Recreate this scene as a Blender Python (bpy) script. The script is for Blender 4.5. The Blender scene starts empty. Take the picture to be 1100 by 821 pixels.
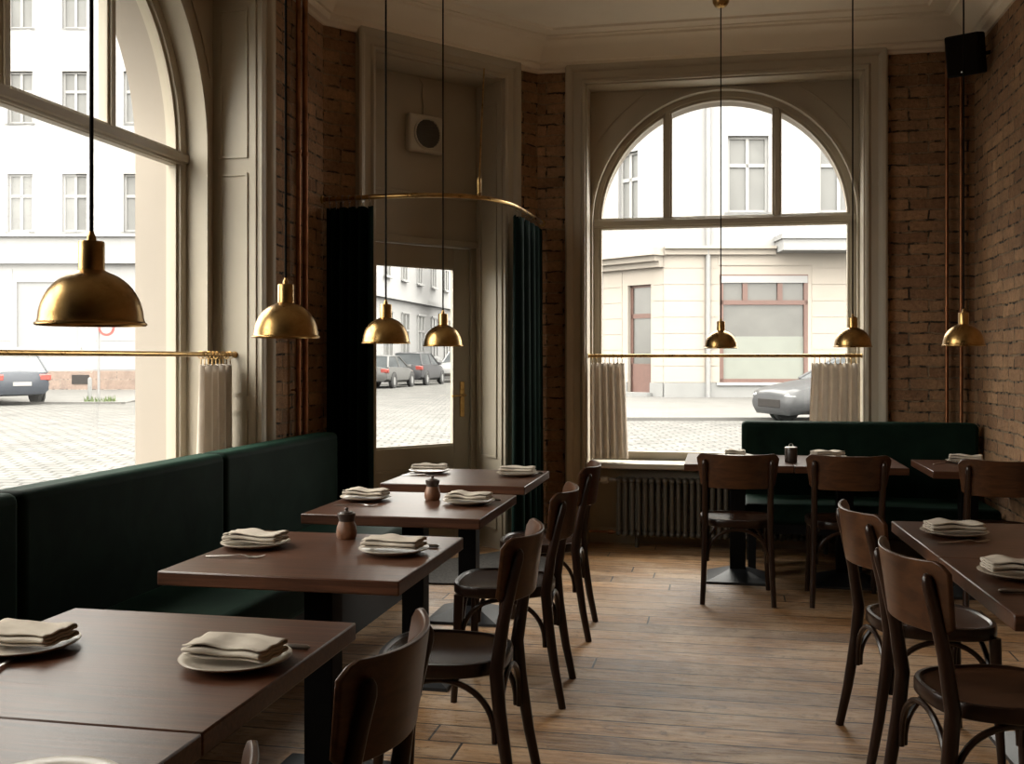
import bpy, bmesh, math, random
from mathutils import Matrix, Vector
random.seed(7)
R = math.radians
PI = math.pi
sc = bpy.context.scene
col = sc.collection

# ------------------------------------------------------------------ materials
MATS = {}
def new_mat(name):
    m = bpy.data.materials.new(name); m.use_nodes = True
    MATS[name] = m
    return m, m.node_tree.nodes, m.node_tree.links, m.node_tree.nodes['Principled BSDF']

def setin(b, **kw):
    for k, v in kw.items():
        k = k.replace('_', ' ')
        if k in b.inputs:
            b.inputs[k].default_value = v

def rgba(c): return (c[0], c[1], c[2], 1)

def coords(n, l, scale=(1, 1, 1), rot=(0, 0, 0)):
    t = n.new('ShaderNodeTexCoord'); mp = n.new('ShaderNodeMapping')
    mp.inputs['Scale'].default_value = scale
    mp.inputs['Rotation'].default_value = rot
    l.new(t.outputs['Object'], mp.inputs['Vector'])
    return mp.outputs['Vector']

def noise(n, l, vec, scale, detail=4, rough=0.55, dist=0.0):
    t = n.new('ShaderNodeTexNoise')
    t.inputs['Scale'].default_value = scale
    t.inputs['Detail'].default_value = detail
    t.inputs['Roughness'].default_value = rough
    t.inputs['Distortion'].default_value = dist
    l.new(vec, t.inputs['Vector'])
    return t.outputs['Fac']

def ramp(n, l, fac, stops):
    r = n.new('ShaderNodeValToRGB')
    e = r.color_ramp.elements
    while len(e) > 1: e.remove(e[-1])
    e[0].position = stops[0][0]; e[0].color = rgba(stops[0][1])
    for p, c in stops[1:]:
        x = e.new(p); x.color = rgba(c)
    l.new(fac, r.inputs['Fac'])
    return r.outputs['Color']

def mixc(n, l, fac, a, b, mode='MIX'):
    m = n.new('ShaderNodeMix'); m.data_type = 'RGBA'; m.blend_type = mode
    for sock, v in ((0, fac), (6, a), (7, b)):
        if isinstance(v, (int, float)): m.inputs[sock].default_value = v
        elif isinstance(v, tuple): m.inputs[sock].default_value = rgba(v)
        else: l.new(v, m.inputs[sock])
    return m.outputs[2]

def bump(n, l, b, height, strength=0.3, dist=0.01):
    u = n.new('ShaderNodeBump')
    u.inputs['Strength'].default_value = strength
    u.inputs['Distance'].default_value = dist
    l.new(height, u.inputs['Height'])
    l.new(u.outputs['Normal'], b.inputs['Normal'])

def simple(name, c, rough=0.5, metal=0.0, var=0.15, scale=8.0, bmp=0.0, stretch=(1, 1, 1), **kw):
    m, n, l, b = new_mat(name)
    v = coords(n, l, stretch)
    f = noise(n, l, v, scale)
    lo = tuple(max(0, x * (1 - var)) for x in c); hi = tuple(min(1, x * (1 + var)) for x in c)
    l.new(ramp(n, l, f, [(0.3, lo), (0.7, hi)]), b.inputs['Base Color'])
    setin(b, Roughness=rough, Metallic=metal, **kw)
    if bmp: bump(n, l, b, f, bmp, 0.005)
    return m

simple('trim_paint', (0.45, 0.40, 0.315), 0.45, var=0.05, scale=3, Specular_IOR_Level=0.35)
simple('ceiling_paint', (0.80, 0.72, 0.60), 0.85, var=0.04, scale=2)
simple('back_room_paint', (0.10, 0.085, 0.065), 0.85, var=0.1, scale=2)
simple('black_iron', (0.020, 0.022, 0.025), 0.40, var=0.2, scale=30)
simple('black_steel', (0.004, 0.0036, 0.0034), 0.6, var=0.2, scale=30, Specular_IOR_Level=0.06)
simple('black_plastic', (0.006, 0.006, 0.006), 0.6, var=0.1, Specular_IOR_Level=0.15)
simple('cord_black', (0.010, 0.008, 0.006), 0.85, var=0.1, Specular_IOR_Level=0.05)
simple('white_plastic', (0.55, 0.50, 0.42), 0.45, var=0.05)
simple('grille_grey', (0.022, 0.020, 0.019), 0.7, var=0.1, Specular_IOR_Level=0.1)
simple('radiator_paint', (0.085, 0.072, 0.055), 0.35, var=0.25, scale=20)
simple('copper', (0.26, 0.115, 0.055), 0.42, metal=1.0, var=0.35, scale=9)
simple('fan_grille', (0.11, 0.10, 0.085), 0.6, var=0.1)
simple('steel', (0.55, 0.53, 0.50), 0.28, metal=1.0, var=0.05)
simple('dark_steel', (0.26, 0.24, 0.22), 0.35, metal=1.0, var=0.05)
simple('clay', (0.19, 0.085, 0.042), 0.45, var=0.35, scale=25)
simple('clay_dark', (0.035, 0.022, 0.016), 0.4, var=0.3, scale=25)
simple('bulb_glass', (0.75, 0.70, 0.6), 0.3, var=0.02)
simple('mat_fibre', (0.055, 0.050, 0.045), 0.95, var=0.45, scale=60, bmp=0.5)

# brass with a slightly tarnished, brushed look
m, n, l, b = new_mat('brass')
v = coords(n, l, (1, 1, 1)); f = noise(n, l, v, 14, 6, 0.65, 0.4)
l.new(ramp(n, l, f, [(0.30, (0.27, 0.155, 0.055)), (0.52, (0.46, 0.29, 0.11)), (0.8, (0.60, 0.41, 0.17))]), b.inputs['Base Color'])
mr = n.new('ShaderNodeMapRange'); mr.inputs[3].default_value = 0.22; mr.inputs[4].default_value = 0.36
l.new(f, mr.inputs[0]); l.new(mr.outputs[0], b.inputs['Roughness'])
setin(b, Metallic=1.0)

# woods
def wood(name, dark, light, rough, grain=(2.0, 28.0, 28.0), bmp=0.08, spec=0.5, coat=0.0):
    m, n, l, b = new_mat(name)
    v = coords(n, l, grain)
    f = noise(n, l, v, 2.2, 8, 0.62, 0.7)
    v2 = coords(n, l, (1, 1, 1)); f2 = noise(n, l, v2, 3.0, 3)
    c = ramp(n, l, f, [(0.32, dark), (0.68, light)])
    c = mixc(n, l, 0.35, c, ramp(n, l, f2, [(0.3, dark), (0.7, light)]))
    l.new(c, b.inputs['Base Color'])
    setin(b, Roughness=rough, Specular_IOR_Level=spec, Coat_Weight=coat, Coat_Roughness=0.25)
    if bmp: bump(n, l, b, f, bmp, 0.002)
wood('table_wood', (0.014, 0.0055, 0.003), (0.115, 0.046, 0.023), 0.33, (1.4, 34, 34), 0.25, 0.4)
wood('chair_wood', (0.008, 0.0035, 0.002), (0.030, 0.013, 0.007), 0.28, (20, 20, 2.5), 0.03, 0.38)
wood('chair_panel', (0.018, 0.0065, 0.003), (0.086, 0.035, 0.014), 0.30, (2.0, 18, 18), 0.03, 0.38)
wood('chair_seat', (0.025, 0.010, 0.005), (0.085, 0.036, 0.017), 0.27, (16, 2.5, 16), 0.05, 0.45)

# old floor boards running along X
m, n, l, b = new_mat('floor_boards')
v = coords(n, l, (1, 1, 1))
sp_ = n.new('ShaderNodeSeparateXYZ'); l.new(v, sp_.inputs[0])
dv = n.new('ShaderNodeMath'); dv.operation = 'DIVIDE'; dv.inputs[1].default_value = 0.165; l.new(sp_.outputs['Y'], dv.inputs[0])
fl = n.new('ShaderNodeMath'); fl.operation = 'FLOOR'; l.new(dv.outputs[0], fl.inputs[0])
wn = n.new('ShaderNodeTexWhiteNoise'); wn.noise_dimensions = '1D'; l.new(fl.outputs[0], wn.inputs['W'])
mx_ = n.new('ShaderNodeMath'); mx_.operation = 'MULTIPLY_ADD'; mx_.inputs[1].default_value = 2.9; l.new(wn.outputs['Value'], mx_.inputs[0]); l.new(sp_.outputs['X'], mx_.inputs[2])
cb_ = n.new('ShaderNodeCombineXYZ'); l.new(mx_.outputs[0], cb_.inputs['X']); l.new(sp_.outputs['Y'], cb_.inputs['Y'])
bt = n.new('ShaderNodeTexBrick'); bt.offset = 0.0; bt.squash = 1
for k, val in (('Scale', 1.0), ('Mortar Size', 0.0052), ('Mortar Smooth', 0.25), ('Bias', 0.0), ('Brick Width', 2.9), ('Row Height', 0.165)):
    bt.inputs[k].default_value = val
bt.inputs['Color1'].default_value = (0.0, 0.0, 0.0, 1); bt.inputs['Color2'].default_value = (1, 1, 1, 1)
bt.inputs['Mortar'].default_value = (0.5, 0.5, 0.5, 1)
l.new(cb_.outputs[0], bt.inputs['Vector'])
fg = noise(n, l, coords(n, l, (1.0, 22, 1)), 2.4, 10, 0.7, 0.6)
fk = noise(n, l, coords(n, l, (3.0, 16, 1)), 3.2, 9, 0.78, 0.4)
fw = noise(n, l, coords(n, l, (0.55, 1.1, 1)), 2.1, 6, 0.7, 0.8)
fs = noise(n, l, coords(n, l, (3.0, 6.0, 1)), 3.0, 12, 0.8, 0.6)
c = ramp(n, l, fg, [(0.30, (0.085, 0.040, 0.015)), (0.50, (0.31, 0.165, 0.068)), (0.70, (0.49, 0.295, 0.14))])
c = mixc(n, l, 0.40, c, bt.outputs['Color'], 'OVERLAY')
c = mixc(n, l, ramp(n, l, fw, [(0.46, (0, 0, 0)), (0.60, (0.65, 0.65, 0.65))]), c, (0.52, 0.37, 0.235))
c = mixc(n, l, ramp(n, l, fs, [(0.54, (0, 0, 0)), (0.62, (0.7, 0.7, 0.7))]), c, (0.075, 0.038, 0.017))
c = mixc(n, l, ramp(n, l, fk, [(0.57, (0, 0, 0)), (0.68, (0.85, 0.85, 0.85))]), c, (0.055, 0.028, 0.013))
c = mixc(n, l, bt.outputs['Fac'], c, (0.018, 0.010, 0.006))
l.new(c, b.inputs['Base Color'])
mr = n.new('ShaderNodeMapRange'); mr.inputs[1].default_value = 0.3; mr.inputs[2].default_value = 0.7
mr.inputs[3].default_value = 0.30; mr.inputs[4].default_value = 0.44
l.new(fw, mr.inputs[0])
rk = n.new('ShaderNodeMapRange'); rk.inputs[1].default_value = 0.46; rk.inputs[2].default_value = 0.64; rk.inputs[3].default_value = 0.0; rk.inputs[4].default_value = 0.28
l.new(fk, rk.inputs[0]); ra_ = n.new('ShaderNodeMath'); ra_.operation = 'ADD'; l.new(mr.outputs[0], ra_.inputs[0]); l.new(rk.outputs[0], ra_.inputs[1])
l.new(ra_.outputs[0], b.inputs['Roughness']); setin(b, Specular_IOR_Level=0.46)
h = n.new('ShaderNodeMath'); h.operation = 'MULTIPLY_ADD'; h.inputs[1].default_value = -2.2
l.new(bt.outputs['Fac'], h.inputs[0])
h2_ = n.new('ShaderNodeMath'); h2_.operation = 'MULTIPLY_ADD'; h2_.inputs[1].default_value = -1.2; l.new(fk, h2_.inputs[0]); l.new(fg, h2_.inputs[2]); l.new(h2_.outputs[0], h.inputs[2])
bump(n, l, b, h.outputs[0], 0.5, 0.004)

# old bare brick: object x along the wall, z up
def brick_mat(name, c1, c2, mortar, bw=0.255, rh=0.078, ms=0.0075, bmp=0.9):
    m, n, l, b = new_mat(name)
    t = n.new('ShaderNodeTexCoord'); s = n.new('ShaderNodeSeparateXYZ'); cb = n.new('ShaderNodeCombineXYZ')
    l.new(t.outputs['Object'], s.inputs[0]); l.new(s.outputs['X'], cb.inputs['X']); l.new(s.outputs['Z'], cb.inputs['Y'])
    nz = n.new('ShaderNodeTexNoise'); nz.inputs['Scale'].default_value = 7.0; nz.inputs['Detail'].default_value = 8; nz.inputs['Roughness'].default_value = 0.66
    l.new(t.outputs['Object'], nz.inputs['Vector'])
    sub = n.new('ShaderNodeVectorMath'); sub.operation = 'SUBTRACT'; sub.inputs[1].default_value = (0.5, 0.5, 0.5)
    l.new(nz.outputs['Color'], sub.inputs[0])
    scl = n.new('ShaderNodeVectorMath'); scl.operation = 'SCALE'; scl.inputs['Scale'].default_value = 0.045
    l.new(sub.outputs[0], scl.inputs[0])
    add = n.new('ShaderNodeVectorMath'); add.operation = 'ADD'
    l.new(cb.outputs[0], add.inputs[0]); l.new(scl.outputs[0], add.inputs[1])
    bt = n.new('ShaderNodeTexBrick'); bt.offset = 0.5
    for k, val in (('Scale', 1.0), ('Mortar Size', ms), ('Mortar Smooth', 0.35), ('Bias', -0.1), ('Brick Width', bw), ('Row Height', rh)):
        bt.inputs[k].default_value = val
    bt.inputs['Color1'].default_value = rgba(c1); bt.inputs['Color2'].default_value = rgba(c2)
    bt.inputs['Mortar'].default_value = rgba(mortar)
    l.new(add.outputs[0], bt.inputs['Vector'])
    f1 = noise(n, l, t.outputs['Object'], 5.0, 6, 0.6); f2 = noise(n, l, t.outputs['Object'], 38.0, 6, 0.7)
    c = mixc(n, l, 0.55, bt.outputs['Color'], ramp(n, l, f1, [(0.3, (0.30, 0.27, 0.24)), (0.7, (0.78, 0.72, 0.62))]), 'OVERLAY')
    c = mixc(n, l, 0.45, c, ramp(n, l, f2, [(0.3, (0.2, 0.2, 0.2)), (0.7, (0.8, 0.8, 0.8))]), 'OVERLAY')
    f3 = noise(n, l, t.outputs['Object'], 13.0, 3, 0.5)
    gap = n.new('ShaderNodeMath'); gap.operation = 'MULTIPLY'; l.new(bt.outputs['Fac'], gap.inputs[0]); l.new(ramp(n, l, f3, [(0.50, (0, 0, 0)), (0.58, (1, 1, 1))]), gap.inputs[1])
    c = mixc(n, l, gap.outputs[0], c, tuple(x * 0.16 for x in mortar))
    l.new(c, b.inputs['Base Color'])
    h = n.new('ShaderNodeMath'); h.operation = 'MULTIPLY_ADD'; h.inputs[1].default_value = -1.0
    l.new(bt.outputs['Fac'], h.inputs[0])
    h2 = n.new('ShaderNodeMath'); h2.operation = 'MULTIPLY_ADD'; h2.inputs[1].default_value = 0.55
    l.new(f2, h2.inputs[0]); l.new(f1, h2.inputs[2])
    l.new(h2.outputs[0], h.inputs[2])
    bump(n, l, b, h.outputs[0], bmp, 0.034)
    setin(b, Roughness=0.85)
brick_mat('brick', (0.385, 0.235, 0.132), (0.230, 0.126, 0.068), (0.275, 0.200, 0.128), bmp=1.0)
brick_mat('plinth_stone', (0.14, 0.108, 0.095), (0.125, 0.095, 0.083), (0.16, 0.14, 0.125), 1.3, 0.34, 0.012, 0.3)

# dark green velvet
m, n, l, b = new_mat('velvet')
f = noise(n, l, coords(n, l, (1, 1, 1)), 4.5, 5, 0.6, 0.6)
l.new(ramp(n, l, f, [(0.3, (0.0032, 0.0088, 0.0060)), (0.7, (0.0078, 0.019, 0.0130))]), b.inputs['Base Color'])
setin(b, Roughness=0.65, Sheen_Weight=0.14, Sheen_Roughness=0.3, Sheen_Tint=(0.16, 0.40, 0.29, 1), Specular_IOR_Level=0.04)
bump(n, l, b, f, 0.12, 0.01)
m, n, l, b = new_mat('curtain_green')
f = noise(n, l, coords(n, l, (1, 1, 0.1)), 9, 4)
l.new(ramp(n, l, f, [(0.3, (0.002, 0.006, 0.005)), (0.7, (0.005, 0.014, 0.011))]), b.inputs['Base Color'])
setin(b, Roughness=0.75, Sheen_Weight=0.08, Sheen_Tint=(0.1, 0.3, 0.22, 1), Specular_IOR_Level=0.04)

# linen (napkins) and half sheer linen (cafe curtains)
def linen(name, c1, c2, trans):
    m, n, l, b = new_mat(name)
    w1 = n.new('ShaderNodeTexWave'); w1.inputs['Scale'].default_value = 190; w1.bands_direction = 'X'; w1.inputs['Distortion'].default_value = 1.5
    w2 = n.new('ShaderNodeTexWave'); w2.inputs['Scale'].default_value = 190; w2.bands_direction = 'Z'; w2.inputs['Distortion'].default_value = 1.5
    v = coords(n, l); l.new(v, w1.inputs['Vector']); l.new(v, w2.inputs['Vector'])
    f = noise(n, l, v, 11, 4)
    l.new(ramp(n, l, f, [(0.3, c1), (0.7, c2)]), b.inputs['Base Color'])
    a = n.new('ShaderNodeMath'); a.operation = 'ADD'; l.new(w1.outputs['Fac'], a.inputs[0]); l.new(w2.outputs['Fac'], a.inputs[1])
    bump(n, l, b, a.outputs[0], 0.15, 0.001)
    setin(b, Roughness=0.85, Specular_IOR_Level=0.2)
    if trans:
        tr = n.new('ShaderNodeBsdfTranslucent'); tr.inputs['Color'].default_value = rgba(c2)
        mx = n.new('ShaderNodeMixShader'); mx.inputs[0].default_value = trans
        out = n['Material Output'] if 'Material Output' in n else None
        out = [x for x in n if x.type == 'OUTPUT_MATERIAL'][0]
        l.new(b.outputs[0], mx.inputs[1]); l.new(tr.outputs[0], mx.inputs[2]); l.new(mx.outputs[0], out.inputs['Surface'])
linen('linen', (0.42, 0.365, 0.30), (0.56, 0.50, 0.42), 0)
linen('curtain_linen', (0.46, 0.40, 0.335), (0.60, 0.54, 0.47), 0.42)
simple('ceramic', (0.46, 0.41, 0.34), 0.3, var=0.06, scale=20)
simple('ceramic_rim', (0.30, 0.24, 0.17), 0.35, var=0.1, scale=20)

# clear window glass: thin pane, mostly transparent with a Fresnel reflection
m, n, l, b = new_mat('glass')
n.remove(b)
tr = n.new('ShaderNodeBsdfTransparent'); tr.inputs['Color'].default_value = (0.97, 0.98, 0.97, 1)
gl = n.new('ShaderNodeBsdfGlossy'); gl.inputs['Roughness'].default_value = 0.02
lw = n.new('ShaderNodeLayerWeight'); pw = n.new('ShaderNodeMath'); pw.operation = 'POWER'; pw.inputs[1].default_value = 5.0
l.new(lw.outputs['Facing'], pw.inputs[0]); ma = n.new('ShaderNodeMath'); ma.operation = 'MULTIPLY_ADD'; ma.inputs[1].default_value = 0.7; ma.inputs[2].default_value = 0.03
l.new(pw.outputs[0], ma.inputs[0])
mx = n.new('ShaderNodeMixShader'); out = [x for x in n if x.type == 'OUTPUT_MATERIAL'][0]
l.new(ma.outputs[0], mx.inputs[0]); l.new(tr.outputs[0], mx.inputs[1]); l.new(gl.outputs[0], mx.inputs[2]); l.new(mx.outputs[0], out.inputs['Surface'])

# street
simple('plaster_white', (0.205, 0.205, 0.205), 0.9, var=0.03, scale=1.2)
simple('plaster_cream', (0.235, 0.212, 0.185), 0.9, var=0.03, scale=1.2)
simple('plaster_warm', (0.30, 0.265, 0.225), 0.9, var=0.03, scale=1.2)
simple('plinth_grey', (0.15, 0.152, 0.15), 0.9, var=0.06, scale=2)
simple('ext_frame', (0.20, 0.20, 0.198), 0.6, var=0.02)
simple('ext_pane', (0.098, 0.099, 0.096), 0.5, var=0.12, scale=1.5)
simple('shutter_white', (0.135, 0.137, 0.14), 0.6, var=0.02)
simple('shop_red', (0.082, 0.043, 0.034), 0.5, var=0.1)
simple('shop_glass', (0.070, 0.069, 0.064), 0.15, var=0.15, scale=1.0)
simple('frosted_film', (0.128, 0.137, 0.120), 0.5, var=0.06, scale=1.5)
simple('zinc', (0.16, 0.16, 0.16), 0.5, var=0.05)
simple('pavement', (0.074, 0.072, 0.068), 0.9, var=0.12, scale=1.5)
simple('grass_tuft', (0.06, 0.085, 0.03), 0.9, var=0.3, scale=20)
simple('sign_red', (0.17, 0.035, 0.03), 0.5, var=0.05)
simple('tyre', (0.02, 0.02, 0.02), 0.8, var=0.1)
simple('car_glass', (0.045, 0.05, 0.053), 0.1, var=0.2, scale=2)
simple('tail_red', (0.20, 0.03, 0.022), 0.3, var=0.1)
simple('head_lamp', (0.17, 0.175, 0.18), 0.15, var=0.1, scale=10)
simple('plate_white', (0.2, 0.2, 0.2), 0.5, var=0.02)
for nm, c in (('car_dark', (0.035, 0.040, 0.050)), ('car_silver', (0.085, 0.085, 0.083)), ('car_charcoal', (0.04, 0.04, 0.043)), ('car_white', (0.19, 0.19, 0.19)), ('car_grey', (0.034, 0.035, 0.037))):
    simple(nm, c, 0.3, var=0.04, Coat_Weight=0.12, Coat_Roughness=0.15, Specular_IOR_Level=0.25)
m, n, l, b = new_mat('cobbles')
bt = n.new('ShaderNodeTexBrick'); bt.offset = 0.5
v = coords(n, l, (1, 1, 1), (0, 0, R(-12)))
nz = n.new('ShaderNodeTexNoise'); nz.inputs['Scale'].default_value = 3.0; l.new(v, nz.inputs['Vector'])
sub = n.new('ShaderNodeVectorMath'); sub.operation = 'SCALE'; sub.inputs['Scale'].default_value = 0.10; l.new(nz.outputs['Color'], sub.inputs[0])
ad = n.new('ShaderNodeVectorMath'); ad.operation = 'ADD'; l.new(v, ad.inputs[0]); l.new(sub.outputs[0], ad.inputs[1])
for k, val in (('Scale', 1.0), ('Mortar Size', 0.024), ('Mortar Smooth', 0.4), ('Brick Width', 0.28), ('Row Height', 0.22)):
    bt.inputs[k].default_value = val
bt.inputs['Color1'].default_value = (0.066, 0.065, 0.062, 1); bt.inputs['Color2'].default_value = (0.086, 0.085, 0.081, 1); bt.inputs['Mortar'].default_value = (0.036, 0.035, 0.033, 1)
l.new(ad.outputs[0], bt.inputs['Vector'])
f = noise(n, l, v, 1.3, 5)
l.new(mixc(n, l, 0.35, bt.outputs['Color'], ramp(n, l, f, [(0.3, (0.25, 0.25, 0.25)), (0.7, (0.8, 0.79, 0.77))]), 'OVERLAY'), b.inputs['Base Color'])
setin(b, Roughness=0.9, Specular_IOR_Level=0.2)
inv = n.new('ShaderNodeMath'); inv.operation = 'MULTIPLY'; inv.inputs[1].default_value = -1; l.new(bt.outputs['Fac'], inv.inputs[0])
bump(n, l, b, inv.outputs[0], 0.6, 0.02)

# ------------------------------------------------------------------ mesh helpers
class MB:
    def __init__(s): s.v = []; s.f = []
    def add(s, vs, fs, M=None):
        o = len(s.v)
        s.v += [tuple(M @ Vector(p)) if M is not None else tuple(p) for p in vs]
        s.f += [tuple(i + o for i in q) for q in fs]
        return s
    def box(s, x0, x1, y0, y1, z0, z1, M=None):
        vs = [(x0, y0, z0), (x1, y0, z0), (x1, y1, z0), (x0, y1, z0), (x0, y0, z1), (x1, y0, z1), (x1, y1, z1), (x0, y1, z1)]
        return s.add(vs, [(0, 3, 2, 1), (4, 5, 6, 7), (0, 1, 5, 4), (1, 2, 6, 5), (2, 3, 7, 6), (3, 0, 4, 7)], M)
    def frustum(s, a, b, z0, z1, cx=0, cy=0):
        vs = [(cx + sx * a, cy + sy * a, z0) for sx, sy in ((-1, -1), (1, -1), (1, 1), (-1, 1))] + [(cx + sx * b, cy + sy * b, z1) for sx, sy in ((-1, -1), (1, -1), (1, 1), (-1, 1))]
        return s.add(vs, [(3, 2, 1, 0), (4, 5, 6, 7), (0, 1, 5, 4), (1, 2, 6, 5), (2, 3, 7, 6), (3, 0, 4, 7)])
    def lathe(s, prof, n=32, M=None, cap=True):
        vs = []; fs = []
        for r, z in prof:
            for k in range(n):
                a = 2 * PI * k / n
                vs.append((r * math.cos(a), r * math.sin(a), z))
        for i in range(len(prof) - 1):
            for k in range(n):
                k2 = (k + 1) % n
                fs.append((i * n + k, i * n + k2, (i + 1) * n + k2, (i + 1) * n + k))
        if cap:
            fs.append(tuple(reversed(range(n)))); o = (len(prof) - 1) * n
            fs.append(tuple(range(o, o + n)))
        return s.add(vs, fs, M)
    def tube(s, pts, r, n=10, closed=False, flat=1.0, up=None, M=None):
        pts = [Vector(p) for p in pts]; N = len(pts)
        rr = r if isinstance(r, (list, tuple)) else [r] * N
        vs = []; fs = []; prev = None
        for i, p in enumerate(pts):
            if closed: t = pts[(i + 1) % N] - pts[i - 1]
            else: t = pts[min(i + 1, N - 1)] - pts[max(i - 1, 0)]
            t.normalize()
            if up is not None: ref = Vector(up)
            elif prev is not None: ref = prev
            else: ref = Vector((0, 0, 1)) if abs(t.z) < 0.9 else Vector((1, 0, 0))
            a = ref - t * ref.dot(t)
            if a.length < 1e-6: a = Vector((1, 0, 0)) - t * t.x
            a.normalize(); bb = t.cross(a); prev = a
            ri = rr[i]; ra, rb = ri if isinstance(ri, tuple) else (ri, ri * flat)
            for k in range(n):
                an = 2 * PI * (k + 0.5) / n
                vs.append(p + a * (ra * math.cos(an)) + bb * (rb * math.sin(an)))
        M_ = N if closed else N - 1
        for i in range(M_):
            j = (i + 1) % N
            for k in range(n):
                k2 = (k + 1) % n
                fs.append((i * n + k, i * n + k2, j * n + k2, j * n + k))
        if not closed:
            fs.append(tuple(reversed(range(n)))); fs.append(tuple(range((N - 1) * n, N * n)))
        return s.add(vs, fs, M)
    def ring(s, inner, outer, y0, y1, closed=False):
        """solid band between two matching outlines given in (x, z), from depth y0 to y1"""
        N = len(inner); vs = []
        for y in (y0, y1):
            vs += [(x, y, z) for x, z in inner] + [(x, y, z) for x, z in outer]
        fs = []
        A, B_, C, D = 0, N, 2 * N, 3 * N
        for i in range(N if closed else N - 1):
            j = (i + 1) % N
            fs += [(A + i, A + j, B_ + j, B_ + i), (C + j, C + i, D + i, D + j), (A + j, A + i, C + i, C + j), (B_ + i, B_ + j, D + j, D + i)]
        if not closed:
            fs += [(A, B_, D, C), (B_ + N - 1, A + N - 1, C + N - 1, D + N - 1)]
        return s.add(vs, fs)
    def prism(s, poly, z0, z1):
        N = len(poly)
        vs = [(x, y, z0) for x, y in poly] + [(x, y, z1) for x, y in poly]
        fs = [tuple(reversed(range(N))), tuple(range(N, 2 * N))] + [(i, (i + 1) % N, N + (i + 1) % N, N + i) for i in range(N)]
        return s.add(vs, fs)
    def build(s, name, mat, parent=None, smooth=False, bev=0.0, segs=2, loc=None, rot=None, solid=0.0, sub=0, angle=35):
        me = bpy.data.meshes.new(name); me.from_pydata([tuple(p) for p in s.v], [], s.f); me.update()
        bm = bmesh.new(); bm.from_mesh(me); bmesh.ops.recalc_face_normals(bm, faces=bm.faces); bm.to_mesh(me); bm.free()
        me.materials.append(MATS[mat])
        o = bpy.data.objects.new(name, me); col.objects.link(o)
        if parent is not None: o.parent = parent
        if loc: o.location = loc
        if rot: o.rotation_euler = rot
        if smooth or bev:
            for p in me.polygons: p.use_smooth = True
            try: me.set_sharp_from_angle(angle=R(angle))
            except Exception: pass
        if solid:
            md = o.modifiers.new('Solidify', 'SOLIDIFY'); md.thickness = solid; md.offset = 0
        if bev:
            md = o.modifiers.new('Bevel', 'BEVEL'); md.width = bev; md.segments = segs; md.limit_method = 'ANGLE'; md.angle_limit = R(40); md.harden_normals = False
        if sub:
            md = o.modifiers.new('Subsurf', 'SUBSURF'); md.levels = sub; md.render_levels = sub
        return o

def tag(o, label=None, cat=None, group=None, kind=None):
    if label: o['label'] = label
    if cat: o['category'] = cat
    if group: o['group'] = group
    if kind: o['kind'] = kind
    return o
def empty(name, loc=(0, 0, 0), rz=0.0):
    o = bpy.data.objects.new(name, None); o.empty_display_size = 0.1; col.objects.link(o)
    o.location = loc; o.rotation_euler = (0, 0, rz); return o
KIDS = {}
def copy_tree(o, parent=None):
    c = o.copy(); col.objects.link(c)
    if parent is not None: c.parent = parent
    for ch in list(o.children): copy_tree(ch, c)
    return c
class Maker:
    """first use builds the thing, later uses copy it with its parts"""
    def __init__(s, fn): s.fn = fn; s.proto = None
    def put(s, loc, rz, label, cat, group=None):
        if s.proto is None: s.proto = s.fn(); o = s.proto
        else: o = copy_tree(s.proto)
        o.location = loc; o.rotation_euler = (0, 0, rz)
        for k in ('label', 'category', 'group'):
            if k in o: del o[k]
        return tag(o, label, cat, group)

# ------------------------------------------------------------------ room layout (metres)
XL, XR, YB, YF = -2.48, 1.70, 7.62, -2.6        # left wall, right wall, back wall, wall behind the camera
CA, CB = Vector((XL, 6.23, 0)), Vector((-1.342, YB, 0))   # the cut-off corner with the door
CL = (CB - CA).length
CANG = math.atan2(CB.y - CA.y, CB.x - CA.x)
ZC = 3.72
WT = 0.62                                           # wall thickness
def frame_of(kind):
    return {'left': ((XL, 0, 0), R(90)), 'back': ((0, YB, 0), 0.0), 'right': ((XR, 0, 0), R(-90)), 'corner': (tuple(CA), CANG)}[kind]
def struct(mb, name, mat, loc=(0, 0, 0), rz=0.0, **kw):
    o = mb.build(name, mat, None, loc=loc, rot=(0, 0, rz), **kw); o['kind'] = 'structure'; return o

# floor outline with the niche under the window and the door recess
cdir = Vector((math.cos(CANG), math.sin(CANG), 0)); cnor = Vector((-math.sin(CANG), math.cos(CANG), 0))
def cpt(t, d): p = CA + cdir * t + cnor * d; return (p.x, p.y)
DX0, DX1, DD = 0.372, 1.463, 0.30                  # door recess along the corner wall, and its depth
outline = [(XL, YF), (XR, YF), (XR, YB), (0.98, YB), (0.98, YB + 0.22), (-0.98, YB + 0.22), (-0.98, YB), (CB.x, CB.y), cpt(DX1, 0), cpt(DX1, 0.62), cpt(DX0, 0.62), cpt(DX0, 0), (CA.x, CA.y)]
struct(MB().prism(outline, -0.12, 0.0), 'floor', 'floor_boards')
room = [(XL, YF), (XR, YF), (XR, YB), (CB.x, CB.y), (CA.x, CA.y)]
outer = [(XL - 0.6, YF - 0.3), (XR + 0.3, YF - 0.3), (XR + 0.3, YB + 0.6), (CB.x - 0.30, YB + 0.6), (XL - 0.6, CA.y + 0.28)]
struct(MB().prism(outer, ZC, ZC + 0.25), 'ceiling', 'ceiling_paint')

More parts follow.
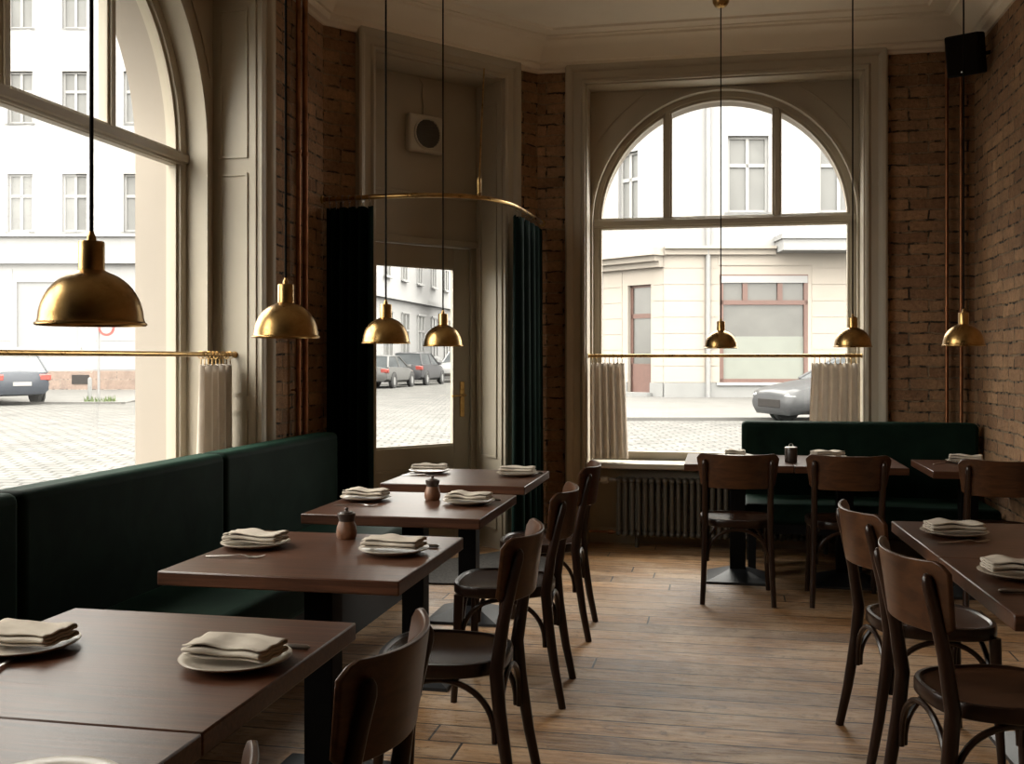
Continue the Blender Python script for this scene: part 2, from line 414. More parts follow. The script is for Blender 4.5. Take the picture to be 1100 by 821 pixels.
# left wall with its window opening
LW_C, LW_W = 4.10, 1.17
WTOP = 3.39
loc, rz = frame_of('left')
wl = MB()
LW2_C, LW2_W = 1.62, 0.94                          # narrower unseen window, added beside the camera to light the near tables
wl.box(YF - 0.3, LW2_C - LW2_W, 0, WT, 0, ZC)
for c, hw in ((LW_C, LW_W), (LW2_C, LW2_W)):
    wl.box(c - hw, c + hw, 0, WT, 0, 0.62); wl.box(c - hw, c + hw, 0, WT, WTOP, ZC)
wl.box(LW2_C + LW2_W, LW_C - LW_W, 0, WT, 0, ZC)
wl.box(LW_C + LW_W, CA.y, 0, WT, 0, ZC)
struct(wl, 'wall_left', 'brick', loc, rz)
loc, rz = frame_of('back')
BW = 0.985
wb = MB()
wb.box(CB.x, -BW, 0, WT, 0, ZC); wb.box(BW, XR, 0, WT, 0, ZC); wb.box(-BW, BW, 0, WT, 3.41, ZC); wb.box(-BW, BW, 0.23, WT, 0, 0.62)
struct(wb, 'wall_back', 'brick', loc, rz)
loc, rz = frame_of('corner')
wc = MB()
wc.box(0, DX0, 0, WT, 0, ZC); wc.box(DX1, CL, 0, WT, 0, ZC); wc.box(DX0, DX1, 0, WT, 3.41, ZC)
# wedges that close the wall behind the two obtuse corners
struct(wc, 'wall_corner', 'brick', loc, rz)
struct(MB().prism([(CA.x, CA.y), (CA.x - WT, CA.y), (cpt(0, WT))], 0, ZC), 'wall_corner_joint', 'plaster_white')
struct(MB().prism([(CB.x, CB.y), (cpt(CL, WT)), (CB.x, CB.y + WT)], 0, ZC), 'wall_corner_joint', 'plaster_white')
loc, rz = frame_of('right')
struct(MB().box(-YB - WT, -YF + 0.3, 0, 0.3, 0, ZC), 'wall_right', 'brick', loc, rz)
struct(MB().box(XL, XR, YF - 0.3, YF, 0, ZC), 'wall_front', 'back_room_paint')

# cornice swept along left, corner, back and right walls
def offset_path(pts, d):
    out = []
    for i in range(len(pts)):
        ds = []
        if i > 0: ds.append((pts[i] - pts[i - 1]).normalized())
        if i < len(pts) - 1: ds.append((pts[i + 1] - pts[i]).normalized())
        ns = [Vector((t.y, -t.x)) for t in ds]
        if len(ns) == 1: out.append(pts[i] + ns[0] * d)
        else:
            b_ = (ns[0] + ns[1]).normalized(); out.append(pts[i] + b_ * (d / max(0.2, b_.dot(ns[0]))))
    return out
cpath = [Vector((XL, YF)), Vector((CA.x, CA.y)), Vector((CB.x, CB.y)), Vector((XR, YB)), Vector((XR, YF))]
prof = [(0.0, 3.50), (0.018, 3.50), (0.028, 3.515), (0.05, 3.525), (0.06, 3.545), (0.06, 3.56), (0.075, 3.565), (0.09, 3.60), (0.12, 3.645), (0.165, 3.675), (0.20, 3.685), (0.205, 3.70), (0.235, 3.705), (0.235, 3.712), (0.33, 3.714), (0.335, 3.706), (0.36, 3.706), (0.365, 3.714), (0.37, 3.7201), (0.0, 3.7201)]
mb = MB(); rows = [offset_path(cpath, d) for d, z in prof]
vs = [(p.x, p.y, prof[i][1]) for i, row in enumerate(rows) for p in row]; K = len(cpath)
fs = [(i * K + k, i * K + k + 1, (i + 1) * K + k + 1, (i + 1) * K + k) for i in range(len(prof) - 1) for k in range(K - 1)]
mb.add(vs, fs); struct(mb, 'trim_1', 'ceiling_paint', smooth=True, angle=25)

# baseboards
struct(MB().box(CB.x, -1.13, -0.02, 0.0, 0, 0.12).box(1.14, XR, -0.02, 0, 0, 0.12), 'baseboard_back', 'trim_paint', (0, YB, 0), 0, bev=0.004)
struct(MB().box(-YB, -YF, -0.02, 0, 0, 0.12), 'baseboard_right', 'trim_paint', *frame_of('right'), bev=0.004)

# ------------------------------------------------------------------ windows
def arch_pts(r, z0, zs, n=40):
    return [(-r, z0), (-r, zs)] + [(r * math.cos(PI - PI * i / n), zs + r * math.sin(PI - PI * i / n)) for i in range(1, n)] + [(r, zs), (r, z0)]
def rect_match(pts, W, z0, zs, top):
    out = []
    for i, (x, z) in enumerate(pts):
        if i in (0, len(pts) - 1): out.append((math.copysign(W, x), z0)); continue
        if z <= zs + 1e-6: out.append((math.copysign(W, x), zs)); continue
        a = math.atan2(z - zs, x); cx, sx = math.cos(a), math.sin(a)
        k = min(W / abs(cx) if abs(cx) > 1e-6 else 1e9, (top - zs) / sx)
        out.append((k * cx, zs + k * sx))
    # snap the two corners
    for sgn in (-1, 1):
        j = min(range(len(out)), key=lambda q: math.hypot(out[q][0] - sgn * W, out[q][1] - top)); out[j] = (sgn * W, top)
    return out
CAS = [(0.0, 0.0), (0.0, 0.030), (0.018, 0.036), (0.030, 0.030), (0.036, 0.022), (0.088, 0.024), (0.094, 0.036), (0.115, 0.052), (0.135, 0.058), (0.15, 0.050), (0.15, 0.0)]
def casing(half, top, z0, scale=1.0, cx=0.0):
    """moulded three-sided casing around a rectangular opening, in wall coordinates"""
    mb = MB(); vs = []; fs = []; P = [(u * scale, p) for u, p in CAS]
    for u, p in P:
        vs += [(cx - half - u, -p, z0), (cx - half - u, -p, top + u), (cx + half + u, -p, top + u), (cx + half + u, -p, z0)]
    for i in range(len(P) - 1):
        for k in range(3): fs.append((i * 4 + k, i * 4 + k + 1, (i + 1) * 4 + k + 1, (i + 1) * 4 + k))
    N = len(P); fs += [tuple(i * 4 for i in range(N)), tuple(i * 4 + 3 for i in range(N))]
    return mb.add(vs, fs)
def mould_rect(mb, x0, x1, z0, z1, w=0.02, p=0.012, M=None, y=0.0):
    """raised bead around a panel, lying on the plane y, standing p towards -y"""
    mb.box(x0, x0 + w, y - p, y, z0, z1, M); mb.box(x1 - w, x1, y - p, y, z0, z1, M)
    mb.box(x0 + w, x1 - w, y - p, y, z0, z0 + w, M); mb.box(x0 + w, x1 - w, y - p, y, z1 - w, z1, M)
    return mb

def make_window(name, loc, rz, W, rg, zt, mull, cas_scale, d1=0.25, d2=0.12, zsill=0.62, rise=0.045, ring_w=0.085, panels=True, radiator_niche=False, wall_t=WT, top=WTOP):
    """W half opening, rg glass radius, zt transom height, mull half distance of the mullions"""
    root = empty(name, loc, rz); root['kind'] = 'structure'
    zs = zt + rise
    casing(W, top, 0.0 if radiator_niche else 0.30, cas_scale).build('casing', 'trim_paint', root, smooth=True, angle=30)
    z0 = zsill
    # panelled reveal lining
    mb = MB()
    for sgn in (-1, 1):
        x0, x1 = sorted((sgn * W, sgn * (W - 0.012)))
        mb.box(x0, x1, 0.0, d1, 0.0 if radiator_niche else z0, top)
    mb.box(-W, W, 0.0, d1, top - 0.012, top)
    for sgn in (-1, 1):
        M = Matrix(((0, -1 if sgn < 0 else 1, 0, sgn * (W - 0.012)), (1, 0, 0, 0), (0, 0, 1, 0), (0, 0, 0, 1)))
        # local x of the bead -> depth, local -y -> towards the middle of the opening
        M = Matrix(((0, sgn, 0, sgn * (W - 0.012)), (1, 0, 0, 0), (0, 0, 1, 0), (0, 0, 0, 1)))
        for a, c in () if not panels else ((z0 + 0.10, 1.10), (1.18, zt - 0.06), (zt + 0.02, top - 0.10)):
            mould_rect(mb, 0.045, d1 - 0.035, a, c, 0.016, 0.010, M)
    mb.build('reveal', 'trim_paint', root)
    # spandrel panel with the arched opening, and its arch moulding
    ra = rg + ring_w
    ins = arch_pts(ra, z0, zs); outs = rect_match(ins, W - 0.012, z0, zs, top - 0.012)
    MB().ring(ins, outs, d1, d1 + d2).build('spandrel', 'trim_paint', root, smooth=True, angle=30)
    MB().ring(arch_pts(ra, z0, zs), arch_pts(ra + 0.022, z0, zs), d1 - 0.016, d1).ring(arch_pts(ra - 0.006, z0, zs), arch_pts(ra + 0.012, z0, zs), d1 - 0.026, d1 + 0.01).build('arch_moulding', 'trim_paint', root, smooth=True, angle=30)
    # thin bead following the spandrel arch further out
    rb = ra + 0.14
    bead = [(rb * math.cos(a), d1 - 0.006, zs + rb * math.sin(a)) for a in [R(20 + 1.5 * i) for i in range(94)] if abs(rb * math.cos(a)) < W - 0.05 and zs + rb * math.sin(a) < top - 0.03]
    for sgn in (-1, 1):
        side = [p for p in bead if p[0] * sgn > 0]
        if len(side) > 2: MB().tube(side, 0.006, 6).build('spandrel_bead', 'trim_paint', root, smooth=True)
    # stone outside
    y1 = d1 + d2
    MB().ring(arch_pts(rg + 0.03, z0, zs), rect_match(arch_pts(rg + 0.03, z0, zs), W, z0, zs, top), y1 + 0.05, wall_t).build('outer_reveal', 'plaster_warm', root, smooth=True, angle=30)
    # window frame ring, transom, mullions
    yf0, yf1 = y1 - 0.005, y1 + 0.05
    fr = MB().ring(arch_pts(rg, z0, zs), arch_pts(ra + 0.01, z0, zs), yf0, yf1)
    fr.ring(arch_pts(rg + 0.022, z0, zs), arch_pts(ra + 0.01, z0, zs), yf0 - 0.016, yf0)
    fr.box(-ra, ra, yf0 - 0.01, yf1, z0, z0 + 0.06)
    fr.build('window_frame', 'trim_paint', root, smooth=True, angle=30)
    tm = MB().box(-ra, ra, yf0, yf1, zt - 0.04, zt + 0.045).box(-ra, ra, yf0 - 0.035, yf0, zt - 0.022, zt + 0.022).box(-ra, ra, yf0 - 0.018, yf0, zt - 0.036, zt + 0.034)
    tm.build('transom', 'trim_paint', root, bev=0.006)
    for sgn in (-1, 1):
        x = sgn * mull; h = math.sqrt(max(0, rg ** 2 - x ** 2))
        MB().box(x - 0.034, x + 0.034, yf0, yf1, zt + 0.03, zs + h + 0.02).box(x - 0.018, x + 0.018, yf0 - 0.012, yf0, zt + 0.03, zs + h + 0.02).build('mullion', 'trim_paint', root, bev=0.005)
    # panes: lower light and the arched upper lights (one fan shaped sheet behind the mullions)
    yg = (yf0 + yf1) / 2
    MB().add([(-rg - 0.005, yg, z0 + 0.05), (rg + 0.005, yg, z0 + 0.05), (rg + 0.005, yg, zt - 0.03), (-rg - 0.005, yg, zt - 0.03)], [(0, 1, 2, 3)]).build('glass_pane', 'glass', root)
    up = [(rg + 0.005, zt + 0.03)] + [(x * (rg + 0.005) / rg, zs + (z - zs) * (rg + 0.005) / rg) for x, z in reversed(arch_pts(rg, 0, zs)[1:-1])] + [(-rg - 0.005, zt + 0.03)]
    N = len(up); MB().add([(x, yg, z) for x, z in up], [tuple(range(N))]).build('glass_pane', 'glass', root)
    # sill board
    MB().box(-W + 0.001, W - 0.001, -0.035, d1 + d2 - 0.01, z0 - 0.04, z0).build('window_sill', 'trim_paint', root, bev=0.008)
    if radiator_niche:
        MB().box(-W, W, 0.215, 0.235, 0, z0 - 0.03).box(-W, W, 0.20, 0.215, 0, 0.11).build('niche_panel', 'trim_paint', root)
    # portal so that daylight is sampled through the opening
    ld = bpy.data.lights.new('window_portal', 'AREA'); ld.shape = 'RECTANGLE'; ld.size = 2 * rg; ld.size_y = zs + rg - z0; ld.cycles.is_portal = True
    lo = bpy.data.objects.new('window_portal', ld); col.objects.link(lo); lo.parent = root
    lo.location = (0, WT + 0.02, (zs + rg + z0) / 2); lo.rotation_euler = (R(-90), 0, 0)
    return root
make_window('window_1', (XL, LW_C, 0), R(90), LW_W, 0.965, 2.455, 0.375, 0.90)
make_window('added_window_3', (XL, LW2_C, 0), R(90), LW2_W, 0.76, 2.455, 0.32, 0.90)  # added out of view, brightens the foreground tables and lamp
make_window('window_2', (0, YB, 0), 0.0, BW, 0.90, 2.41, 0.40, 0.95, d1=0.22, d2=0.09, rise=0.005, ring_w=0.062, panels=False, radiator_niche=True, top=3.41)

# ------------------------------------------------------------------ street door in the cut-off corner
door = empty('door_1', tuple(CA), CANG); door['kind'] = 'structure'
casing((DX1 - DX0) / 2, 3.41, 0, 0.9, (DX0 + DX1) / 2).build('casing', 'trim_paint', door, smooth=True, angle=30)
mb = MB()
mb.box(DX0, DX0 + 0.012, 0, WT, 0, 3.41).box(DX1 - 0.012, DX1, 0, WT, 0, 3.41).box(DX0, DX1, 0, WT, 3.398, 3.41)
for sgn, xx in ((-1, DX0 + 0.012), (1, DX1 - 0.012)):
    M = Matrix(((0, sgn, 0, xx), (1, 0, 0, 0), (0, 0, 1, 0), (0, 0, 0, 1)))
    mould_rect(mb, 0.05, 0.25, 0.14, 0.56, 0.016, 0.010, M); mould_rect(mb, 0.05, 0.25, 0.66, 3.25, 0.016, 0.010, M)
mb.build('reveal', 'trim_paint', door)
mb = MB()                                            # frame posts and the closed panel above the door
mb.box(DX0 + 0.01, 0.432, DD, DD + 0.09, 0, 2.215).box(1.403, DX1 - 0.01, DD, DD + 0.09, 0, 2.215)
mb.box(DX0 + 0.01, DX1 - 0.01, DD, DD + 0.09, 2.20, 3.40)
mb.box(DX0 + 0.01, DX1 - 0.01, DD - 0.022, DD, 2.205, 2.25).box(DX0 + 0.01, DX1 - 0.01, DD - 0.012, DD, 2.55, 2.575)
mb.build('door_frame', 'trim_paint', door, bev=0.004)
leaf = MB()
gx0, gx1, gz0, gz1 = 0.575, 1.257, 0.752, 2.045
lx0, lx1 = 0.436, 1.399
y0, y1 = DD + 0.015, DD + 0.06
leaf.box(lx0, gx0, y0, y1, 0.01, 2.195).box(gx1, lx1, y0, y1, 0.01, 2.195).box(gx0, gx1, y0, y1, gz1, 2.195).box(gx0, gx1, y0, y1, 0.60, gz0)
leaf.box(gx0, gx1, y0 + 0.018, y1, 0.10, 0.60).box(gx0, gx1, y0, y1, 0.01, 0.14)
mould_rect(leaf, gx0, gx1, gz0, gz1, 0.014, 0.008, None, y0)
mould_rect(leaf, gx0, gx1, 0.14, 0.60, 0.018, 0.006, None, y0)
leaf_o = leaf.build('door_leaf', 'trim_paint', door, bev=0.003)
MB().add([(gx0 - 0.004, y0 + 0.02, gz0 - 0.004), (gx1 + 0.004, y0 + 0.02, gz0 - 0.004), (gx1 + 0.004, y0 + 0.02, gz1 + 0.004), (gx0 - 0.004, y0 + 0.02, gz1 + 0.004)], [(0, 1, 2, 3)]).build('glass_pane', 'glass', leaf_o)
hx = 1.328
hd = MB().box(hx - 0.02, hx + 0.02, y0 - 0.008, y0, 0.955, 1.215).build('handle_plate', 'brass', leaf_o, bev=0.003)
MB().tube([(hx, y0, 1.115), (hx, y0 - 0.05, 1.115), (hx - 0.012, y0 - 0.058, 1.115), (hx - 0.13, y0 - 0.06, 1.112)], [0.010, 0.009, 0.009, 0.008], 10).lathe([(0.0, 0), (0.008, 0), (0.008, 0.003), (0.0, 0.003)], 12, Matrix.Translation((hx, y0 - 0.009, 1.0)) @ Matrix.Rotation(R(90), 4, 'X')).build('door_handle', 'brass', leaf_o, smooth=True)
ld = bpy.data.lights.new('door_portal', 'AREA'); ld.shape = 'RECTANGLE'; ld.size = gx1 - gx0; ld.size_y = gz1 - gz0; ld.cycles.is_portal = True
lo = bpy.data.objects.new('door_portal', ld); col.objects.link(lo); lo.parent = door
lo.location = ((gx0 + gx1) / 2, DD + 0.07, (gz0 + gz1) / 2); lo.rotation_euler = (R(-90), 0, 0)

# extractor fan on the panel over the door
fan = empty('extractor_fan', (*cpt(0.965, DD - 0.0), 2.985), CANG); tag(fan, 'square cream extractor fan on the grey panel above the door', 'fan')
MB().box(-0.15, 0.15, -0.055, 0, -0.135, 0.135).build('housing', 'white_plastic', fan, bev=0.02, segs=3)
Mx = Matrix.Rotation(R(90), 4, 'X')
MB().lathe([(0.108, 0.0), (0.118, 0.004), (0.118, 0.01), (0.108, 0.012), (0.10, 0.006), (0.10, 0.0)], 40, Matrix.Translation((0.01, -0.053, 0)) @ Mx, cap=False).build('grille_ring', 'white_plastic', fan, smooth=True)
g = MB().lathe([(0.104, 0), (0.104, 0.003)], 40, Matrix.Translation((0.01, -0.055, 0)) @ Mx)
for i in range(11):
    z = -0.09 + 0.018 * i; w = math.sqrt(max(0, 0.1 ** 2 - z * z)); g.box(0.01 - w, 0.01 + w, -0.066, -0.058, z - 0.003, z + 0.003)
g.build('grille', 'fan_grille', fan)
MB().tube([(0.0, -0.01, 0.13), (0.004, -0.008, 0.2), (-0.006, -0.008, 0.28), (0.002, -0.008, 0.36), (-0.03, -0.008, 0.40)], 0.005, 8).build('cord', 'trim_paint', fan, smooth=True)

# round fibre mat in front of the door
mc = cpt(0.915, 0)
poly = []
for i in range(41):
    a = PI + PI * i / 40
    p = CA + cdir * (0.915 + 0.72 * math.cos(a)) + cnor * (-0.075 + 0.80 * math.sin(a)); poly.append((p.x, p.y))
tag(MB().prism(poly, 0.0, 0.012).build('door_mat', 'mat_fibre', None), 'dark grey half-round fibre mat on the floorboards at the street door', 'mat')

# ------------------------------------------------------------------ pendant lamps
ZP = 1.45
def make_pendant(h=ZC - ZP):
    t = empty('pendant_lamp')
    outer_ = [(0.1085, 0.0), (0.1105, 0.002), (0.1105, 0.005), (0.106, 0.008)] + [(0.104 * math.cos(a) ** 0.9 if a < 1.5 else 0.0, 0.008 + 0.108 * math.sin(a)) for a in [R(x) for x in range(4, 76, 4)]]
    outer_ = outer_ + [(0.026, 0.116)]
    inner_ = [(max(r - 0.0025, 0.001), z - 0.002 if z > 0.01 else z) for r, z in reversed(outer_)]
    MB().lathe(outer_ + inner_[:-1] + [(0.1085, 0.0)], 48, cap=False).build('lamp_shade', 'brass', t, smooth=True)
    MB().lathe([(0.024, 0.112), (0.0262, 0.114), (0.0262, 0.172), (0.0245, 0.176), (0.010, 0.178), (0.009, 0.186), (0.006, 0.192), (0.005, 0.197), (0.003, 0.197)], 28).build('lamp_collar', 'brass', t, smooth=True)
    MB().tube([(0, 0, 0.19), (0, 0, h - 0.02)], 0.0042, 8).build('cord', 'cord_black', t, smooth=True)
    MB().lathe([(0.001, h - 0.058), (0.02, h - 0.056), (0.04, h - 0.045), (0.052, h - 0.025), (0.055, h - 0.002), (0.05, h), (0.001, h)], 28).build('canopy', 'brass', t, smooth=True)
    MB().lathe([(0.001, 0.022), (0.018, 0.026), (0.028, 0.040), (0.030, 0.054), (0.022, 0.075), (0.013, 0.09), (0.012, 0.11), (0.001, 0.11)], 20).build('bulb', 'bulb_glass', t, smooth=True)
    return t
PM = Maker(make_pendant)
for x, y, lb in ((-1.29, 1.955, 'large brass dome pendant lamp before the left window, nearest the camera'),
                 (-1.405, 3.205, 'brass dome pendant lamp before the left window casing and brick strip'),
                 (-1.478, 4.465, 'brass dome pendant lamp before the left edge of the door glass'),
                 (-1.483, 5.46, 'brass dome pendant lamp before the right edge of the door glass'),
                 (-0.005, 6.89, 'brass dome pendant lamp before the shop window seen through the back window'),
                 (0.753, 6.37, 'brass dome pendant lamp over the linen curtain at the right of the back window'),
                 (1.26, 5.89, 'brass dome pendant lamp before the copper pipes in the right corner')):
    PM.put((x, y, ZP), 0, lb, 'lamp', 'brass pendant lamps over the tables')

# ------------------------------------------------------------------ tables
def make_table(w=0.75, d=0.75, bx=0.0, name='dining_table'):
    t = empty(name)
    MB().box(-w / 2, w / 2, -d / 2, d / 2, 0.708, 0.75).build('tabletop', 'table_wood', t, bev=0.004, segs=2)
    MB().box(bx - 0.20, bx + 0.20, -0.20, 0.20, 0.694, 0.708).build('mounting_plate', 'black_iron', t)
    MB().box(bx - 0.048, bx + 0.048, -0.048, 0.048, 0.03, 0.70).build('column', 'black_steel', t, bev=0.004)
    MB().frustum(0.192, 0.190, 0.0, 0.014, bx).frustum(0.190, 0.048, 0.014, 0.070, bx).build('base', 'black_iron', t)
    return t
TM = Maker(make_table)
TABLES = []
NEAR = Maker(lambda: make_table(0.75, 0.75, -0.055))
for x, y, lb in ((-1.232, 2.365 - 0.375, 'dark wooden pedestal table with two napkin plates in the left foreground'),
                 (-1.232, 2.365 - 1.1275, 'dark wooden table pushed against the front edge of the foreground table'),
                 (-1.27, 3.195, 'dark wooden table with clay pot at its far edge, left row'),
                 (-1.308, 4.36, 'dark wooden table with clay pot at its middle, left row'),
                 (-1.328, 5.42, 'dark wooden table nearest the street door, left row')):
    (NEAR if y < 2.5 else TM).put((x, y, 0), 0, lb, 'table', 'square pedestal tables of the left row')
TM2 = Maker(lambda: make_table(0.64, 0.72))
TM2.put((0.098, 6.69, 0), 0, 'dark wooden table with jar before the back window, left of its pair', 'table', 'tables at the back bench')
TM2.put((0.742, 6.69, 0), 0, 'dark wooden table joined to the jar table, centred before the back bench', 'table', 'tables at the back bench')
t = make_table(0.52, 0.70); t.location = (1.425, 6.55, 0)
tag(t, 'dark wooden table against the right brick wall at the bench corner', 'table', 'tables at the back bench')
TM3 = Maker(lambda: make_table(0.86, 0.752, 0.06))
TM3.put((1.092, 3.905, 0), R(2.3), 'dark wooden table at the right edge, with fork and plate on its far corner', 'table', 'tables along the right wall')
TM3.put((1.122, 3.150, 0), R(2.3), 'dark wooden table at the right edge, nearer the camera of the joined pair', 'table', 'tables along the right wall')

# ------------------------------------------------------------------ bentwood chairs
def seat_outline(n=48, k=1.0):
    pts = []
    for i in range(n):
        a = 2 * PI * i / n
        ca, sa = math.cos(a), math.sin(a)
        e = 0.72
        x = math.copysign(abs(ca) ** e, ca); y = math.copysign(abs(sa) ** e, sa)
        w = 0.208 + 0.020 * y                       # wider at the front
        pts.append((x * w * k, y * 0.205 * k))
    return pts
def rings(mb, levels, n=48, close=True):
    o = len(mb.v); vs = []; fs = []
    for k, z in levels: vs += [(x, y, z) for x, y in seat_outline(n, k)]
    for i in range(len(levels) - 1):
        for j in range(n):
            j2 = (j + 1) % n; fs.append((i * n + j, i * n + j2, (i + 1) * n + j2, (i + 1) * n + j))
    if close:
        fs.append(tuple(reversed(range(n)))); fs.append(tuple(range((len(levels) - 1) * n, len(levels) * n)))
    return mb.add(vs, fs)
def make_chair():
    t = empty('bentwood_chair')
    rings(MB(), [(0.86, 0.424), (0.97, 0.424), (1.0, 0.430), (1.0, 0.458), (0.985, 0.466), (0.93, 0.467), (0.90, 0.460), (0.87, 0.455), (0.86, 0.44)]).build('seat_frame', 'chair_wood', t, smooth=True, angle=50)
    rings(MB(), [(0.865, 0.440), (0.895, 0.4605), (0.86, 0.459), (0.6, 0.4525), (0.3, 0.449), (0.02, 0.448)]).build('seat', 'chair_seat', t, smooth=True, angle=50)
    # curved back panel
    nx, nz = 28, 7; z0, z1 = 0.655, 0.845; grid = []
    for side in (0, 1):
        for iz in range(nz + 1):
            w = iz / nz
            for ix in range(nx + 1):
                u = -1 + 2 * ix / nx
                hw = 0.206 + 0.022 * w
                # rounded corners
                zz = z0 + (z1 - z0) * w
                er = max(0.0, (abs(u) - 0.86) / 0.14)
                zc = (z0 + z1) / 2; half = (z1 - z0) / 2
                zz = zc + (zz - zc) * (1 - 0.22 * er ** 2.2) + (0.010 * u * u if w > 0.5 else 0.0) * (w - 0.5) * 2 * (1 - er)
                lean = (zz - 0.45) * 0.13
                bow = 0.075 * (1 - abs(u) ** 2.2)
                y = -0.180 - lean - bow + (0.0135 if side else 0.0)
                grid.append((u * hw, y, zz))
    A = (nx + 1) * (nz + 1); fs = []
    for iz in range(nz):
        for ix in range(nx):
            a = iz * (nx + 1) + ix
            fs.append((a, a + 1, a + nx + 2, a + nx + 1)); fs.append((A + a, A + a + nx + 1, A + a + nx + 2, A + a + 1))
    for ix in range(nx):
        a = ix; fs.append((a, A + a, A + a + 1, a + 1)); a = nz * (nx + 1) + ix; fs.append((a, a + 1, A + a + 1, A + a))
    for iz in range(nz):
        a = iz * (nx + 1); fs.append((a, a + nx + 1, A + a + nx + 1, A + a)); a = a + nx; fs.append((a, A + a, A + a + nx + 1, a + nx + 1))
    MB().add(grid, fs).build('backrest', 'chair_panel', t, smooth=True, angle=50, bev=0.003)
    # rear legs run up as back posts; front legs taper
    for s in (-1, 1):
        pts = [(s * 0.196, -0.262, 0.0), (s * 0.189, -0.232, 0.15), (s * 0.183, -0.205, 0.33), (s * 0.180, -0.194, 0.45), (s * 0.180, -0.216, 0.60), (s * 0.182, -0.243, 0.72), (s * 0.184, -0.262, 0.79), (s * 0.1845, -0.266, 0.808), (s * 0.1845, -0.268, 0.818)]
        rr = [(0.0155, 0.0145), (0.018, 0.016), (0.021, 0.018), (0.022, 0.0185), (0.0195, 0.0175), (0.0175, 0.016), (0.016, 0.015), (0.012, 0.012), (0.004, 0.005)]
        MB().tube(pts, rr, 12, up=(0, 1, 0)).build('leg', 'chair_wood', t, smooth=True, angle=60)
        pts = [(s * 0.190, 0.178, 0.0), (s * 0.182, 0.168, 0.2), (s * 0.176, 0.160, 0.43)]
        MB().tube(pts, [(0.0135, 0.0135), (0.0165, 0.0165), (0.0205, 0.0205)], 12, up=(0, 1, 0)).build('leg', 'chair_wood', t, smooth=True, angle=60)
    def arch(p0, p1, zb, zt):
        p0, p1 = Vector(p0), Vector(p1); pts = []
        for i in range(25):
            a = PI * i / 24; k = (1 - math.cos(a)) / 2
            s_ = math.sin(a) ** 0.8
            p = p0.lerp(p1, k); pts.append((p.x, p.y, zb + (zt - zb) * s_))
        return pts
    MB().tube(arch((-0.168, -0.202, 0), (0.168, -0.202, 0), 0.235, 0.415), 0.0095, 8).build('arch_brace', 'chair_wood', t, smooth=True)
    MB().tube(arch((-0.165, 0.152, 0), (0.165, 0.152, 0), 0.235, 0.415), 0.0095, 8).build('arch_brace', 'chair_wood', t, smooth=True)
    for s in (-1, 1):
        MB().tube(arch((s * 0.178, -0.190, 0), (s * 0.172, 0.148, 0), 0.235, 0.415), 0.0095, 8).build('arch_brace', 'chair_wood', t, smooth=True)
    return t
CM = Maker(make_chair)
for x, y, r, lb, g in (
    (-0.872, 1.93, 90, 'bentwood chair at the foreground table, its curved back cut by the bottom edge', 'left'),
    (-0.882, 1.145, 90, 'bentwood chair with only its back tip showing at the bottom edge', 'left'),
    (-0.855, 3.20, 91, 'bentwood chair at the second table, whole round seat showing', 'left'),
    (-0.885, 4.25, 92, 'bentwood chair at the table with clay pot at its middle', 'left'),
    (-0.905, 5.24, 92, 'bentwood chair of the left row nearest the radiator', 'left'),
    (0.085, 6.21, 1, 'bentwood chair with its back to us before the radiator and jar table', 'back'),
    (0.688, 6.24, 0, 'bentwood chair with its back to us before the green back bench', 'back'),
    (1.463, 6.13, 0, 'bentwood chair with its back to us by the right brick wall', 'back'),
    (0.725, 3.94, -81, 'bentwood chair at the right table pair, farther from the camera', 'right'),
    (0.752, 3.12, -79, 'bentwood chair at the right table pair, nearer the camera, back panel lit', 'right')):
    CM.put((x, y, 0), R(r), lb, 'chair', {'left': 'chairs along the left table row', 'back': 'chairs at the back bench tables', 'right': 'chairs at the right tables'}[g])

# ------------------------------------------------------------------ green velvet benches
def soft_box(mb_args, name, parent, mat='velvet', bev=0.035, segs=5):
    return MB().box(*mb_args).build(name, mat, parent, bev=bev, segs=segs)
lb_ = empty('banquette', (0, 0, 0)); tag(lb_, 'long dark green velvet banquette under the left window', 'bench')
seams = [0.19, 1.60, 3.02, 4.45, 5.90]
for a, c in zip(seams[:-1], seams[1:]):
    soft_box((-2.395, -2.245, a + 0.0015, c - 0.0015, 0.20, 0.945), 'back_cushion', lb_)
    soft_box((-2.25, -1.725, a + 0.0015, c - 0.0015, 0.30, 0.462), 'seat_cushion', lb_)
MB().box(-2.36, -1.80, 0.21, 5.88, 0.0, 0.30).build('base', 'black_plastic', lb_)
bb = empty('banquette', (0, 0, 0)); tag(bb, 'dark green velvet bench under the back window, right corner', 'bench')
bx = [0.135, 1.66]
soft_box((bx[0], bx[1], 7.29, 7.44, 0.22, 0.955), 'back_cushion', bb)
soft_box((bx[0], bx[1] + 0.01, 6.77, 7.295, 0.335, 0.462), 'seat_cushion', bb)
MB().box(bx[0] + 0.03, bx[1] - 0.03, 6.80, 7.40, 0.27, 0.34).build('base', 'black_plastic', bb)
for x in (bx[0] + 0.06, 0.86, bx[1] - 0.06):
    for y in (7.02, 7.36): MB().box(x - 0.025, x + 0.025, y - 0.025, y + 0.025, 0, 0.28).build('leg', 'black_plastic', bb)

